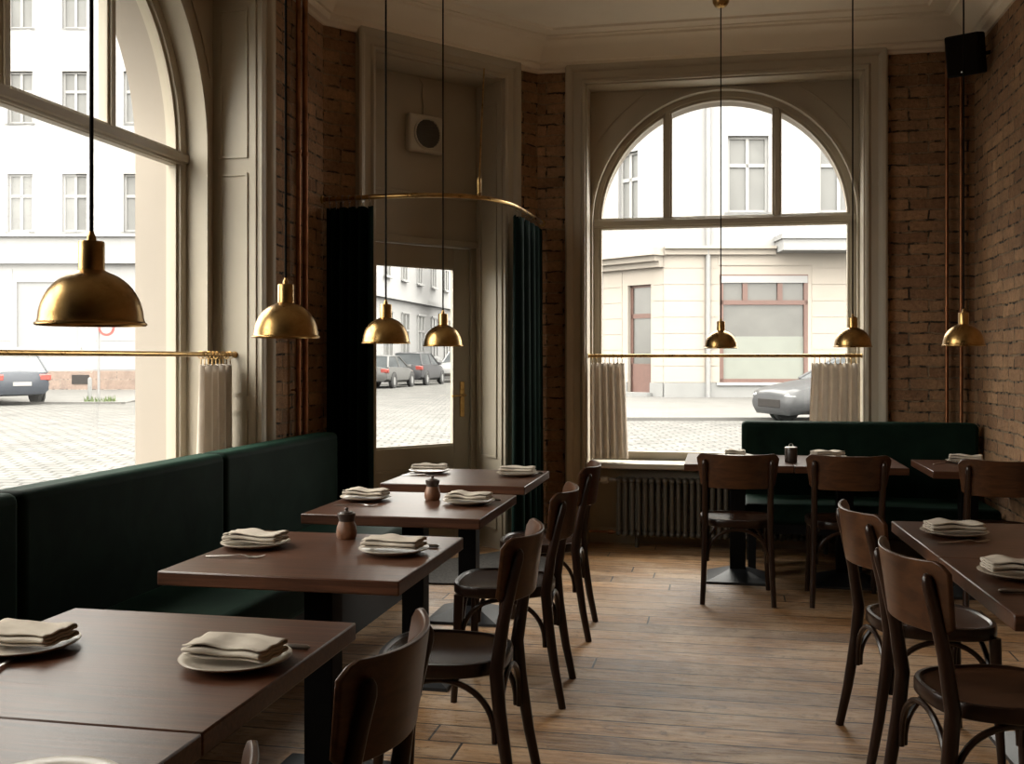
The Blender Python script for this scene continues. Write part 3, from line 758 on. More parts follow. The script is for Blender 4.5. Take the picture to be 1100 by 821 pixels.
# ------------------------------------------------------------------ radiator with valve and pipes
rad = empty('radiator', (-0.76, YB + 0.035, 0)); tag(rad, 'dark cast iron column radiator in the niche under the back window', 'radiator')
pitch = 0.048; nsec = 34
sec = MB()
for y in (-0.045, 0.045):
    sec.tube([(0, y, 0.12), (0, y, 0.48)], (0.0165), 10, flat=0.9, up=(1, 0, 0))
for z, zz in ((0.095, 0.50),):
    sec.lathe([(0.004, -0.075), (0.017, -0.066), (0.0225, -0.045), (0.021, 0.0), (0.0225, 0.045), (0.017, 0.066), (0.004, 0.075)], 14, Matrix.Translation((0, 0, 0.492)) @ Matrix.Rotation(R(90), 4, 'X'))
    sec.lathe([(0.004, -0.075), (0.017, -0.066), (0.0225, -0.045), (0.021, 0.0), (0.0225, 0.045), (0.017, 0.066), (0.004, 0.075)], 14, Matrix.Translation((0, 0, 0.108)) @ Matrix.Rotation(R(90), 4, 'X'))
s0 = sec.build('column_section', 'radiator_paint', rad, smooth=True, angle=60, loc=(pitch / 2, 0, 0))
for i in range(1, nsec):
    c_ = s0.copy(); col.objects.link(c_); c_.parent = rad; c_.location = (pitch * (i + 0.5), 0, 0)
MB().tube([(0, 0, 0.492), (pitch * nsec, 0, 0.492)], 0.019, 12).tube([(0, 0, 0.108), (pitch * nsec, 0, 0.108)], 0.019, 12).build('hub_pipe', 'radiator_paint', rad, smooth=True)
for x in (0.15, pitch * nsec - 0.15): MB().tube([(x, 0, 0.0), (x, 0, 0.10)], 0.016, 8).build('leg', 'radiator_paint', rad, smooth=True)
MB().tube([(0, 0, 0.492), (-0.07, 0, 0.492)], 0.012, 10).build('valve_body', 'dark_steel', rad, smooth=True)
MB().lathe([(0.004, 0), (0.022, 0.002), (0.027, 0.012), (0.027, 0.045), (0.02, 0.055), (0.004, 0.057)], 18, Matrix.Translation((-0.06, -0.01, 0.492)) @ Matrix.Rotation(R(-90), 4, 'Y')).build('valve_knob', 'white_plastic', rad, smooth=True)
MB().tube([(-0.115, -0.01, 0.492), (-0.205, -0.01, 0.492)], 0.009, 10).build('feed_pipe', 'copper', rad, smooth=True)
MB().tube([(0, 0, 0.108), (-0.20, 0, 0.108)], 0.009, 10).tube([(-0.06, 0, 0.108), (-0.02, 0, 0.108)], 0.016, 10).build('return_pipe', 'copper', rad, smooth=True)

# ------------------------------------------------------------------ cafe curtains on brass rods
def make_rod(name, loc, rz, x0, x1, z, label):
    r_ = empty(name, loc, rz); tag(r_, label, 'curtain rod')
    MB().tube([(x0, 0, z), (x1, 0, z)], 0.0125, 14).build('rod', 'brass', r_, smooth=True)
    for x, sg_ in ((x0, 1), (x1, -1)):
        MB().lathe([(0.004, 0.0), (0.018, 0.001), (0.018, 0.006), (0.013, 0.010), (0.013, 0.02), (0.004, 0.022)], 16, Matrix.Translation((x, 0, z)) @ Matrix.Rotation(R(90 * sg_), 4, 'Y')).build('end_socket', 'brass', r_, smooth=True)
    return r_
ZR = 1.405
make_rod('curtain_rod', (0, YB + 0.06, 0), 0, -0.972, 0.972, ZR, 'brass cafe curtain rod across the back window')
make_rod('curtain_rod', (XL - 0.12, LW_C, 0), R(90), -1.157, 1.157, ZR, 'brass cafe curtain rod across the left window')
def make_curtain(name, path, nfold, amp, zt, zb, mat, label, cat, group=None, ring_r=0.0185, rod_z=None, nring=8, spread=0.12, jitter=0.25, solid=0.003, rod_r=0.0125):
    """path: function s in 0..1 -> (x, y, nx, ny); folds swing along the normal"""
    root = empty(name); tag(root, label, cat, group)
    NU, NV = nfold * 14, 14; rnd = random.Random(len(label) * 31 + nfold)
    ph = [rnd.uniform(-jitter, jitter) for _ in range(nfold * 2 + 2)]; am = [rnd.uniform(0.65, 1.25) for _ in range(nfold * 2 + 2)]
    vs = []
    for j in range(NV + 1):
        w = j / NV; z = zt + (zb - zt) * w
        for i in range(NU + 1):
            s = i / NU; q = s * nfold; k = int(q)
            k = min(k, nfold - 1); a = am[k] * (1 - (q - k)) + am[k + 1] * (q - k)
            x, y, nx, ny = path(s, w)
            off = math.sin(2 * PI * q + ph[k] * w * 2.0) * amp * a * (0.75 + 0.35 * w)
            dz = -0.010 * (0.5 - 0.5 * math.cos(4 * PI * q)) if j == 0 else 0.0
            vs.append((x + nx * off, y + ny * off, z + dz))
    fs = [(j * (NU + 1) + i, j * (NU + 1) + i + 1, (j + 1) * (NU + 1) + i + 1, (j + 1) * (NU + 1) + i) for j in range(NV) for i in range(NU)]
    MB().add(vs, fs).build('cloth', mat, root, smooth=True, angle=180, solid=solid)
    if rod_z is not None:
        for i in range(nring):
            s = (i + 0.5) / nring; x, y, nx, ny = path(s, 0)
            x2, y2, _, _ = path(min(1, s + 0.01), 0); tx, ty = x2 - x, y2 - y; L = math.hypot(tx, ty) or 1
            tilt = rnd.uniform(-0.35, 0.35); cx, cy = nx * math.cos(tilt) + tx / L * math.sin(tilt), ny * math.cos(tilt) + ty / L * math.sin(tilt)
            pts = [(x + cx * ring_r * math.cos(a), y + cy * ring_r * math.cos(a), rod_z - (ring_r - 0.0027 - rod_r) + ring_r * math.sin(a)) for a in [2 * PI * q / 18 for q in range(18)]]
            rg_ = MB().tube(pts, 0.0022, 6, closed=True)
            rg_.tube([(x, y, rod_z - ring_r * 1.4), (x, y, zt - 0.012)], 0.003, 6)
            rg_.build('ring', 'brass' if mat != 'curtain_green' else 'dark_steel', root, smooth=True)
    return root
yb = YB + 0.06
make_curtain('cafe_curtain', lambda s, w: (-0.955 + (0.25 + 0.03 * w) * s, yb, 0, 1), 5, 0.028, 1.355, 0.645, 'curtain_linen', 'beige linen cafe curtain gathered at the left of the back window', 'curtain', 'linen cafe curtains', rod_z=ZR, nring=8)
make_curtain('cafe_curtain', lambda s, w: (0.63 - 0.03 * w + (0.32 + 0.03 * w) * s, yb, 0, 1), 5, 0.028, 1.355, 0.645, 'curtain_linen', 'beige linen cafe curtain gathered at the right of the back window', 'curtain', 'linen cafe curtains', rod_z=ZR, nring=9)
xl = XL - 0.12
make_curtain('cafe_curtain', lambda s, w: (xl, 4.86 - 0.03 * w + (0.36 + 0.03 * w) * s, 1, 0), 5, 0.030, 1.355, 0.645, 'curtain_linen', 'beige linen cafe curtain gathered at the right end of the left window', 'curtain', 'linen cafe curtains', rod_z=ZR, nring=9)

# curved brass rail with the two heavy green curtains around the door
ZRAIL = 2.39
RP = [(-2.475, 6.215), (-2.28, 6.185), (-2.05, 6.165), (-1.76, 6.175), (-1.50, 6.30), (-1.355, 6.60), (-1.32, 7.0), (-1.312, 7.35), (-1.31, 7.615)]
def catmull(P, n=12):
    out = []
    for i in range(len(P) - 1):
        p0 = Vector(P[max(i - 1, 0)]); p1 = Vector(P[i]); p2 = Vector(P[i + 1]); p3 = Vector(P[min(i + 2, len(P) - 1)])
        for q in range(n):
            t_ = q / n
            out.append(0.5 * ((2 * p1) + (p2 - p0) * t_ + (2 * p0 - 5 * p1 + 4 * p2 - p3) * t_ ** 2 + (3 * p1 - p0 - 3 * p2 + p3) * t_ ** 3))
    out.append(Vector(P[-1])); return out
RAIL = catmull(RP); RLEN = [0.0]
for i in range(1, len(RAIL)): RLEN.append(RLEN[-1] + (RAIL[i] - RAIL[i - 1]).length)
def rail(s):
    d = max(0.0, min(1.0, s)) * RLEN[-1]
    for i in range(1, len(RAIL)):
        if RLEN[i] >= d - 1e-9:
            return RAIL[i - 1].lerp(RAIL[i], (d - RLEN[i - 1]) / (RLEN[i] - RLEN[i - 1]))
    return RAIL[-1]
rl = empty('curtain_rail'); tag(rl, 'curved brass curtain rail bowing out in front of the street door', 'curtain rail')
MB().tube([(*rail(i / 60), ZRAIL) for i in range(61)], 0.015, 12).build('rail', 'brass', rl, smooth=True)
for p, r_ in ((RAIL[0], (0, R(90), 0)), (RAIL[-1], (R(90), 0, 0))):
    MB().lathe([(0.004, -0.004), (0.028, -0.004), (0.028, 0.004), (0.018, 0.008), (0.018, 0.02), (0.004, 0.02)] if r_[0] else [(0.004, -0.004), (0.028, -0.004), (0.028, 0.004), (0.018, 0.008), (0.018, 0.02), (0.004, 0.02)], 16).build('wall_socket', 'brass', rl, smooth=True, loc=(p.x, p.y, ZRAIL), rot=r_)
ps = min(RAIL, key=lambda q: (q - Vector((-1.49, 6.31))).length); hd_ = cpt(1.27, -0.03)
MB().tube([(ps.x, ps.y, ZRAIL), (ps.x, ps.y, ZRAIL + 0.12)], 0.014, 10).build('stay_socket', 'brass', rl, smooth=True)
MB().tube([(ps.x, ps.y, ZRAIL + 0.1), (hd_[0], hd_[1], 3.44)], 0.006, 8).build('stay_rod', 'brass', rl, smooth=True)
def along(s0, s1, inset=0.0):
    def f(s, w):
        a = s0 + (s1 - s0) * s; p = rail(a); q = rail(min(1, a + 0.005)); o = rail(max(0, a - 0.005)); t_ = (q - o).normalized()
        return (p.x, p.y, -t_.y, t_.x)
    return f
make_curtain('door_curtain', along(0.012, 0.150), 5, 0.045, ZRAIL - 0.055, 0.03, 'curtain_green', 'heavy black-green curtain bunched at the left of the street door', 'curtain', 'heavy curtains on the door rail', rod_z=ZRAIL, rod_r=0.015, ring_r=0.023, nring=7)
make_curtain('door_curtain', along(0.63, 0.965), 5, 0.035, ZRAIL - 0.055, 0.03, 'curtain_green', 'heavy dark green curtain hanging at the right of the street door', 'curtain', 'heavy curtains on the door rail', rod_z=ZRAIL, rod_r=0.015, ring_r=0.023, nring=5)

# ------------------------------------------------------------------ copper pipes and the corner speaker
def pipe(x, y, r, label, group, clamps, nx, ny):
    p = empty('copper_pipe', (x, y, 0)); tag(p, label, 'pipe', group)
    MB().tube([(0, 0, 0.0), (0, 0, 3.70)], r, 12).build('tube', 'copper', p, smooth=True)
    for z in clamps:
        MB().tube([(0, 0, z - 0.012), (0, 0, z + 0.012)], r + 0.005, 12).tube([(0, 0, z), (nx, ny, z)], 0.005, 8).build('clamp', 'copper', p, smooth=True)
pipe(XL + 0.045, 5.735, 0.014, 'copper pipe on the left brick strip, nearer the window casing', 'copper pipes on the left brick strip', (1.2, 2.6), -0.045, 0)
pipe(XL + 0.045, 5.835, 0.017, 'copper pipe on the left brick strip, nearer the door curtain', 'copper pipes on the left brick strip', (1.2, 2.6), -0.045, 0)
pipe(1.512, YB - 0.045, 0.0125, 'copper pipe on the back brick wall, farther from the right corner', 'copper pipes in the right corner', (1.72, 3.0), 0, 0.045)
pipe(1.605, YB - 0.045, 0.0125, 'copper pipe on the back brick wall, nearer the right corner', 'copper pipes in the right corner', (1.72, 3.0), 0, 0.045)
sp = empty('wall_mounted_speaker', (1.545, 7.16, 3.345), R(-28)); tag(sp, 'black loudspeaker mounted high in the right corner', 'speaker')
tm = Matrix.Rotation(R(14), 4, 'X')
MB().box(-0.105, 0.105, -0.08, 0.08, -0.13, 0.13, tm).build('cabinet', 'black_plastic', sp, bev=0.012)
MB().box(-0.094, 0.094, -0.087, -0.08, -0.119, 0.119, tm).build('grille', 'cord_black', sp, bev=0.003)
MB().tube([(0, 0.07, 0.0), (0.02, 0.13, 0.02), (0.155, 0.095, 0.02)], 0.014, 8).build('bracket', 'black_plastic', sp, smooth=True)
MB().box(-0.012, -0.004, -0.090, -0.087, -0.107, -0.100, tm).build('badge', 'steel', sp)

# ------------------------------------------------------------------ table settings
def make_plate():
    t = empty('plate')
    MB().lathe([(0.001, 0.004), (0.055, 0.003), (0.060, 0.0), (0.068, 0.0), (0.075, 0.004), (0.098, 0.011), (0.1135, 0.0165), (0.1145, 0.0185), (0.1125, 0.0195), (0.096, 0.0145), (0.072, 0.0085), (0.060, 0.0075), (0.001, 0.0075)], 48).build('dish', 'ceramic', t, smooth=True, angle=60)
    MB().tube([(0.1138 * math.cos(2 * PI * i / 48), 0.1138 * math.sin(2 * PI * i / 48), 0.0185) for i in range(48)], 0.0013, 6, closed=True).build('rim', 'ceramic_rim', t, smooth=True)
    return t
PLM = Maker(make_plate)
def napkin_mesh(seed, L=0.188, W=0.100, layers=4, sp_=0.0068, droop=0.003):
    rnd = random.Random(seed)
    path = []
    for k in range(layers):
        ys = (-W / 2, W / 2) if k % 2 == 0 else (W / 2, -W / 2)
        for q in range(11):
            path.append((ys[0] + (ys[1] - ys[0]) * q / 10, sp_ * k))
        if k < layers - 1:
            sgn = 1 if ys[1] > 0 else -1
            for a in (30, 60, 90, 120, 150):
                path.append((ys[1] + sgn * sp_ * 0.62 * math.sin(R(a)), sp_ * k + sp_ * (1 - math.cos(R(a))) / 2))
    NU = 22; vs = []
    p1, p2, p3 = rnd.uniform(0, 6), rnd.uniform(0, 6), rnd.uniform(0, 6)
    for (y, z) in path:
        lay = z / (sp_ * (layers - 1))
        for i in range(NU + 1):
            u = -1 + 2 * i / NU; x = u * L / 2 * (1 - 0.02 * lay)
            hump = 0.006 * math.exp(-((u + 0.45) / 0.35) ** 2) * lay + 0.003 * math.exp(-((u - 0.75) / 0.25) ** 2) * lay
            wav = 0.0022 * math.sin(6 * u + p1 + 20 * y) * lay + 0.0018 * math.sin(23 * y * 6 + p2 + 3 * u)
            dr = -droop * max(0, abs(u) - 0.55) ** 1.5 * (1 - lay * 0.6)
            yy = y + 0.005 * math.sin(4.0 * u + p3 + lay)
            vs.append((x, yy, 0.0245 + z + hump + wav * 0.8 + dr))
    N = NU + 1
    fs = [(j * N + i, j * N + i + 1, (j + 1) * N + i + 1, (j + 1) * N + i) for j in range(len(path) - 1) for i in range(NU)]
    return MB().add(vs, fs)
def fork_obj(name='fork'):
    mb = MB()
    mb.tube([(-0.095, 0, 0.004), (-0.085, 0, 0.004), (-0.03, 0, 0.006), (0.02, 0, 0.010), (0.038, 0, 0.008)], [(0.0015, 0.004), (0.002, 0.0085), (0.0018, 0.006), (0.0018, 0.0035), (0.0014, 0.007)], 8, up=(0, 0, 1))
    mb.tube([(0.036, 0, 0.008), (0.046, 0, 0.005), (0.056, 0, 0.004)], [(0.0012, 0.007), (0.0012, 0.0115), (0.0012, 0.0115)], 8, up=(0, 0, 1))
    for y in (-0.0093, -0.0031, 0.0031, 0.0093):
        mb.tube([(0.052, y, 0.004), (0.075, y, 0.004), (0.098, y, 0.010)], [(0.001, 0.0019), (0.001, 0.0018), (0.0006, 0.0010)], 6, up=(0, 0, 1))
    return mb.build(name, 'steel', None, smooth=True)
def knife_obj():
    t = empty('knife')
    MB().tube([(-0.11, 0, 0.006), (-0.105, 0, 0.006), (-0.05, 0, 0.006), (-0.01, 0, 0.006), (-0.005, 0, 0.006)], [(0.002, 0.004), (0.0055, 0.0075), (0.005, 0.007), (0.0055, 0.0075), (0.003, 0.005)], 10, up=(0, 0, 1)).build('handle', 'dark_steel', t, smooth=True)
    MB().tube([(-0.005, 0, 0.006), (0.05, 0.001, 0.006), (0.09, 0.001, 0.005), (0.112, -0.004, 0.004)], [(0.0012, 0.007), (0.001, 0.009), (0.0009, 0.0085), (0.0004, 0.001)], 8, up=(0, 0, 1)).build('blade', 'steel', t, smooth=True)
    return t
ZT = 0.750
NP = {}
def napkin(x, y, rz, seed, label, **kw):
    o = napkin_mesh(seed, **kw).build('napkin', 'linen', None, smooth=True, angle=75, solid=0.0028, loc=(x, y, ZT), rot=(0, 0, rz))
    return tag(o, label, 'napkin', 'folded linen napkins on the plates')
where = [
    ('foreground table, window side', -1.485, 2.005, -4, 1, {}),
    ('foreground table, chair side', -0.985, 1.995, -6, 2, {}),
    ('second left table, window side', -1.535, 3.255, -2, 3, {}),
    ('second left table, chair side', -1.045, 3.240, -4, 4, {}),
    ('third left table, window side', -1.56, 4.43, -2, 5, {}),
    ('third left table, chair side', -1.08, 4.405, -3, 6, {}),
    ('table nearest the street door, window side', -1.585, 5.55, 2, 7, {}),
    ('table nearest the street door, chair side', -1.083, 5.52, 0, 8, {}),
    ('right table pair, the farther table', 0.815, 3.955, 6, 9, {}),
    ('right table pair, the nearer table', 0.845, 3.235, 4, 10, {}),
    ('jar table before the back window', 0.085, 6.80, 0, 11, dict(L=0.13, W=0.10)),
    ('second back table, right of the jar', 0.66, 6.86, 20, 12, {}),
    ('small table by the right brick wall', 1.45, 6.72, -15, 13, {}),
]
for w, x, y, a, sd, kw in where:
    PLM.put((x, y, ZT), 0, 'cream ceramic plate under a napkin on the ' + w, 'plate', 'plates under the napkins')
    napkin(x, y, R(a), sd, 'folded beige napkin on the ' + w, **kw)
PLM.put((-0.955, 1.325, ZT), 0, 'empty cream ceramic plate cut by the bottom edge, lower left', 'plate', 'plates under the napkins')
f0 = None
for x, y, a, lb in ((-1.435, 1.865, -72, 'steel fork at the left edge beside the foreground plate'),
                    (-1.515, 3.062, 6, 'steel fork before the window-side plate of the second table'),
                    (-1.54, 4.24, 5, 'steel fork before the window-side plate of the middle pot table'),
                    (-1.60, 5.40, 4, 'steel fork before the window-side plate nearest the door'),
                    (0.81, 3.795, 22, 'steel fork before the plate on the farther right table'),
                    (0.60, 6.72, 60, 'steel fork lying left of the napkin on the second back table'),
                    (1.30, 6.66, 50, 'steel fork left of the plate by the right brick wall')):
    if f0 is None: f0 = fork_obj(); o = f0
    else:
        o = f0.copy(); col.objects.link(o)
    o.location = (x, y, ZT); o.rotation_euler = (0, 0, R(a)); tag(o, lb, 'fork', 'steel forks by the plates')
KM = Maker(knife_obj)
for x, y, a, lb in ((-0.985, 2.128, 176, 'knife with grey handle behind the chair-side foreground plate'),
                    (-1.035, 3.362, 176, 'knife with dark handle behind the chair-side plate of the second table'),
                    (-1.07, 4.53, 172, 'knife with dark handle behind the chair-side plate of the middle pot table'),
                    (-1.07, 5.645, 172, 'knife with dark handle behind the chair-side plate nearest the door'),
                    (0.84, 3.02, 8, 'knife before the plate on the nearer right table')):
    KM.put((x, y, ZT), R(a), lb, 'knife', 'table knives by the plates')
def make_pot():
    t = empty('clay_pot')
    MB().lathe([(0.001, 0.0), (0.030, 0.0), (0.034, 0.006), (0.0365, 0.022), (0.034, 0.040), (0.0285, 0.055), (0.027, 0.062), (0.001, 0.062)], 28).build('body', 'clay', t, smooth=True, angle=50)
    MB().lathe([(0.0272, 0.060), (0.0272, 0.066), (0.031, 0.078), (0.032, 0.088), (0.030, 0.090), (0.001, 0.090)], 28).build('neck', 'clay_dark', t, smooth=True, angle=50)
    MB().lathe([(0.001, 0.089), (0.024, 0.090), (0.022, 0.094), (0.008, 0.096), (0.005, 0.099), (0.007, 0.104), (0.005, 0.108), (0.001, 0.109)], 20).build('lid', 'clay_dark', t, smooth=True, angle=50)
    return t
POT = Maker(make_pot)
POT.put((-1.293, 3.47, ZT), 0, 'small brown clay pot with dark neck on the second table of the left row', 'pot', 'small clay pots on the tables')
POT.put((-1.268, 4.49, ZT), R(40), 'small brown clay pot on the middle of the third left table', 'pot', 'small clay pots on the tables')
j = empty('lidded_jar', (0.415, 6.56, ZT)); tag(j, 'dark lidded jar on the table before the back window', 'jar')
MB().lathe([(0.001, 0.0), (0.034, 0.0), (0.037, 0.004), (0.037, 0.078), (0.034, 0.084), (0.001, 0.084)], 28).build('body', 'clay_dark', j, smooth=True, angle=50)
MB().lathe([(0.001, 0.083), (0.038, 0.084), (0.038, 0.092), (0.034, 0.095), (0.001, 0.096)], 28).build('lid', 'dark_steel', j, smooth=True, angle=50)
MB().tube([(0.012 * math.cos(a), 0, 0.104 + 0.010 * math.sin(a)) for a in [2 * PI * q / 14 for q in range(14)]], 0.002, 6, closed=True).build('lid_ring', 'steel', j, smooth=True)

# ------------------------------------------------------------------ the street outside
def gz(d): return -0.04 if d < 9 else (-0.04 + 0.14 * min(1, (d - 9) / 9))
mb = MB(); rad_ = [4, 9, 12, 15, 18, 24, 32, 45, 70, 110]; NS = 48
vs = []
cx0, cy0 = -0.4, 3.0
for r in rad_:
    for k in range(NS):
        a = 2 * PI * k / NS; vs.append((cx0 + r * math.cos(a), cy0 + r * math.sin(a), gz(r)))
# the innermost ring follows the building outline just inside the walls
base = [(XL - 0.3, YF - 0.1), (XR + 0.1, YF - 0.1), (XR + 0.1, YB + 0.3), (CB.x - 0.1, YB + 0.3), (XL - 0.3, CA.y + 0.2)]
def ray_to(poly, ang):
    best = 0
    for i in range(len(poly)):
        x1, y1 = poly[i]; x2, y2 = poly[(i + 1) % len(poly)]
        dx, dy = math.cos(ang), math.sin(ang); ex, ey = x2 - x1, y2 - y1
        det = dx * (-ey) + ex * dy
        if abs(det) < 1e-9: continue
        t_ = ((x1 - cx0) * (-ey) + ex * (y1 - cy0)) / det
        u_ = (dx * (y1 - cy0) - dy * (x1 - cx0)) / det
        if t_ > 0 and -1e-6 <= u_ <= 1 + 1e-6: best = max(best, t_)
    return best
for k in range(NS):
    a = 2 * PI * k / NS; t_ = ray_to(base, a); vs[k] = (cx0 + t_ * math.cos(a), cy0 + t_ * math.sin(a), -0.04)
for k in range(NS):
    x, y, z = vs[NS + k]; 
fs = [(i * NS + k, i * NS + (k + 1) % NS, (i + 1) * NS + (k + 1) % NS, (i + 1) * NS + k) for i in range(len(rad_) - 1) for k in range(NS)]
mb.add(vs, fs); struct(mb, 'street_ground', 'cobbles')

CAMROT = R(11.4)
FW = Vector((-math.sin(CAMROT), math.cos(CAMROT), 0)); RT = Vector((math.cos(CAMROT), math.sin(CAMROT), 0))
def at(lat, dep, z=0): p = FW * dep + RT * lat; return (p.x, p.y, z)
ZB = 0.316

def ext_window(parent, x0, x1, z0, z1, M=None, y=0.0, sill=True, curtain=True):
    fr = MB(); w = 0.07; zc = z0 + (z1 - z0) * 0.62; xm = (x0 + x1) / 2
    fr.box(x0, x0 + w, y + 0.02, y + 0.10, z0, z1, M).box(x1 - w, x1, y + 0.02, y + 0.10, z0, z1, M).box(x0 + w, x1 - w, y + 0.02, y + 0.10, z0, z0 + w, M).box(x0 + w, x1 - w, y + 0.02, y + 0.10, z1 - w, z1, M)
    fr.box(x0 + w, x1 - w, y + 0.015, y + 0.10, zc - 0.05, zc + 0.05, M).box(xm - 0.045, xm + 0.045, y + 0.015, y + 0.10, z0 + w, z1 - w, M)
    if sill: fr.box(x0 - 0.1, x1 + 0.1, y - 0.10, y + 0.02, z0 - 0.09, z0, M).box(x0 - 0.1, x1 + 0.1, y - 0.05, y + 0.02, z1, z1 + 0.07, M)
    o = fr.build('window', 'ext_frame', parent)
    MB().box(x0 + 0.02, x1 - 0.02, y + 0.07, y + 0.09, z0 + 0.02, z1 - 0.02, M).build('pane', 'ext_pane', o)
    return o
def wall_with_holes(mb, x0, x1, z0, z1, holes, y0=0.0, y1=0.3, M=None):
    """front wall cut into boxes around rectangular holes (hx0, hx1, hz0, hz1)"""
    xs = sorted({x0, x1, *[h[0] for h in holes], *[h[1] for h in holes]}); zs_ = sorted({z0, z1, *[h[2] for h in holes], *[h[3] for h in holes]})
    for a, b_ in zip(xs[:-1], xs[1:]):
        run = None
        for c, d in zip(zs_[:-1], zs_[1:]):
            mx_, mz_ = (a + b_) / 2, (c + d) / 2
            hole = any(h[0] < mx_ < h[1] and h[2] < mz_ < h[3] for h in holes)
            if hole:
                if run: mb.box(a, b_, y0, y1, run[0], run[1], M); run = None
            else: run = (run[0], d) if run else (c, d)
        if run: mb.box(a, b_, y0, y1, run[0], run[1], M)
    return mb

# building opposite the left window (runs across the view)
A = empty('corner_building', at(0, 36, 0), CAMROT); tag(A, 'white rendered apartment building with brick plinth across from the left window', 'building')
ax0, ax1 = -30.0, -11.0
wins = []
for cxp in (-160, -100, -40, 21.5, 80, 146):
    x = (cxp - 550) * 0.03223
    for z0, z1 in ((5.80, 7.80), (9.55, 11.35), (12.85, 14.65)): wins.append((x - 0.43, x + 0.43, z0, z1))
wall_with_holes(MB(), ax0, ax1, 4.75, 15.5, wins).box(ax0, ax1, 0.3, 0.5, 4.75, 15.5).build('upper_wall', 'plaster_white', A)
gw = (-17.15, -15.0, 1.80, 4.05)
wg = wall_with_holes(MB(), ax0, ax1, 0.98, 4.75, [gw]).box(ax0, ax1, 0.3, 0.5, 0, 4.75)
for k in range(7):
    z = 1.02 + k * 0.5
    for a, b_ in ((ax0, -17.3), (-14.85, ax1)): wg.box(a, b_, -0.016, 0.0, z, z + 0.482)
wg.build('ground_floor_wall', 'plaster_white', A, bev=0.0)
MB().box(ax0, ax1, -0.08, 0.3, 0.0, 0.98).build('plinth', 'plinth_stone', A)
MB().box(-13.5 - 1.7, -14.6, -0.10, -0.07, 0.52, 0.84).build('cellar_window', 'grille_grey', A)
MB().box(gw[0], gw[1], 0.06, 0.12, gw[2], gw[3]).build('roller_shutter', 'shutter_white', A)
MB().box(gw[0] - 0.25, gw[1] + 0.1, -0.1, 0.06, gw[2] - 0.12, gw[2]).build('window_ledge', 'plaster_white', A)
MB().box(ax0, ax1, -0.22, 0.0, 4.68, 4.86).box(ax0, ax1, -0.12, 0.0, 5.62, 5.72).box(ax0, ax1, -0.30, 0.0, 15.1, 15.5).build('cornice', 'plaster_white', A)
for w in wins: ext_window(A, *w, None, 0.10, sill=True)
# its side along the street past the door
aM = Matrix.Translation((ax1, 0, 0)) @ Matrix.Rotation(R(90) - CAMROT, 4, 'Z')
side = [(2.0 + 3.1 * k, 3.0 + 3.1 * k, z0, z1) for k in range(15) for z0, z1 in ((5.9, 8.1), (9.6, 11.6))]
gs = [(2.0 + 3.1 * k, 3.4 + 3.1 * k, 1.5, 4.0) for k in range(15)]
MB().box(-0.0, 50, 0.0, 0.5, 0, 15.5, aM).box(0, 50, -0.06, 0, 0, 0.95, aM).box(0, 50, -0.28, 0, 4.7, 4.95, aM).build('side_wall', 'plaster_white', A)
for (a, b_, c, d) in side: ext_window(A, a, b_, c, d, aM, -0.10, sill=True)
for (a, b_, c, d) in gs: ext_window(A, a, b_, c, d, aM, -0.10, sill=True)
for o_ in list(A.children):
    pass
# pavement before it
struct(MB().add([at(-34, 29.8, 0.10), at(-11.3, 29.8, 0.10), at(-11.3, 36, 0.33), at(-34, 36, 0.33), at(-34, 29.8, 0.02), at(-11.3, 29.8, 0.02), at(-11.3, 36, 0.02), at(-34, 36, 0.02)], [(0, 1, 2, 3), (0, 4, 5, 1), (1, 5, 6, 2), (2, 6, 7, 3), (3, 7, 4, 0)]).add([at(-34, 29.6, 0.16), at(-11.1, 29.6, 0.16), at(-11.1, 29.85, 0.16), at(-34, 29.85, 0.16), at(-34, 29.6, 0), at(-11.1, 29.6, 0), at(-11.1, 29.85, 0), at(-34, 29.85, 0)], [(0, 1, 2, 3), (0, 4, 5, 1), (1, 5, 6, 2), (2, 6, 7, 3), (3, 7, 4, 0)]), 'pavement', 'pavement')

# building opposite the back window, with its cut-off corner
C = empty('shop_building', at(0, 29, 0), CAMROT); tag(C, 'cream corner building with a red-framed shop window beyond the back window', 'building')
k29 = 29 / 1117
def cx(px): return (px - 550) * k29
def cz(py): return 1.38 - (py - 386) * k29
X0, X1 = cx(713), cx(1180)
shop = (cx(773), cx(868), cz(411), cz(295))
uw = [(cx(782), cx(825.5), cz(228), cz(146)), (cx(880.5), cx(924), cz(228) + 0.0, cz(146)), (cx(979), cx(1022), cz(228), cz(146))]
uw2 = [(a, b_, c + 4.0, d + 4.0) for a, b_, c, d in uw]
wall_with_holes(MB(), X0, X1, 4.5, 12.6, uw + uw2).box(X0, X1, 0.3, 0.5, 4.4, 12.6).build('upper_wall', 'plaster_white', C)
wg = wall_with_holes(MB(), X0, X1, 0.70, 4.5, [shop]).box(X0, X1, 0.3, 0.5, 0, 4.5)
for k in range(8):
    z = 0.74 + k * 0.455
    for a, b_ in ((X0, cx(757)), (cx(763), cx(771.5)), (cx(872), X1)): wg.box(a, b_, -0.016, 0.0, z, z + 0.437)
wg.box(cx(771.5), cx(872), -0.035, 0, 4.0, 4.36)
wg.build('ground_floor_wall', 'plaster_cream', C)
MB().box(X0, X1, -0.06, 0.3, 0.0, 0.72).build('plinth', 'plinth_grey', C)
MB().box(X0, cx(832), -0.16, 0, cz(274), cz(265.5)).box(X0, cx(832), -0.28, 0, cz(268), cz(265)).build('cornice', 'plaster_cream', C)
MB().box(cx(833), cx(1100), -0.85, 0, cz(272), cz(258)).box(cx(831), cx(1100), -0.92, 0, cz(260), cz(255)).build('balcony_slab', 'plaster_white', C)
for w in uw + uw2: ext_window(C, *w, None, 0.10)
sx0, sx1, sz0, sz1 = shop
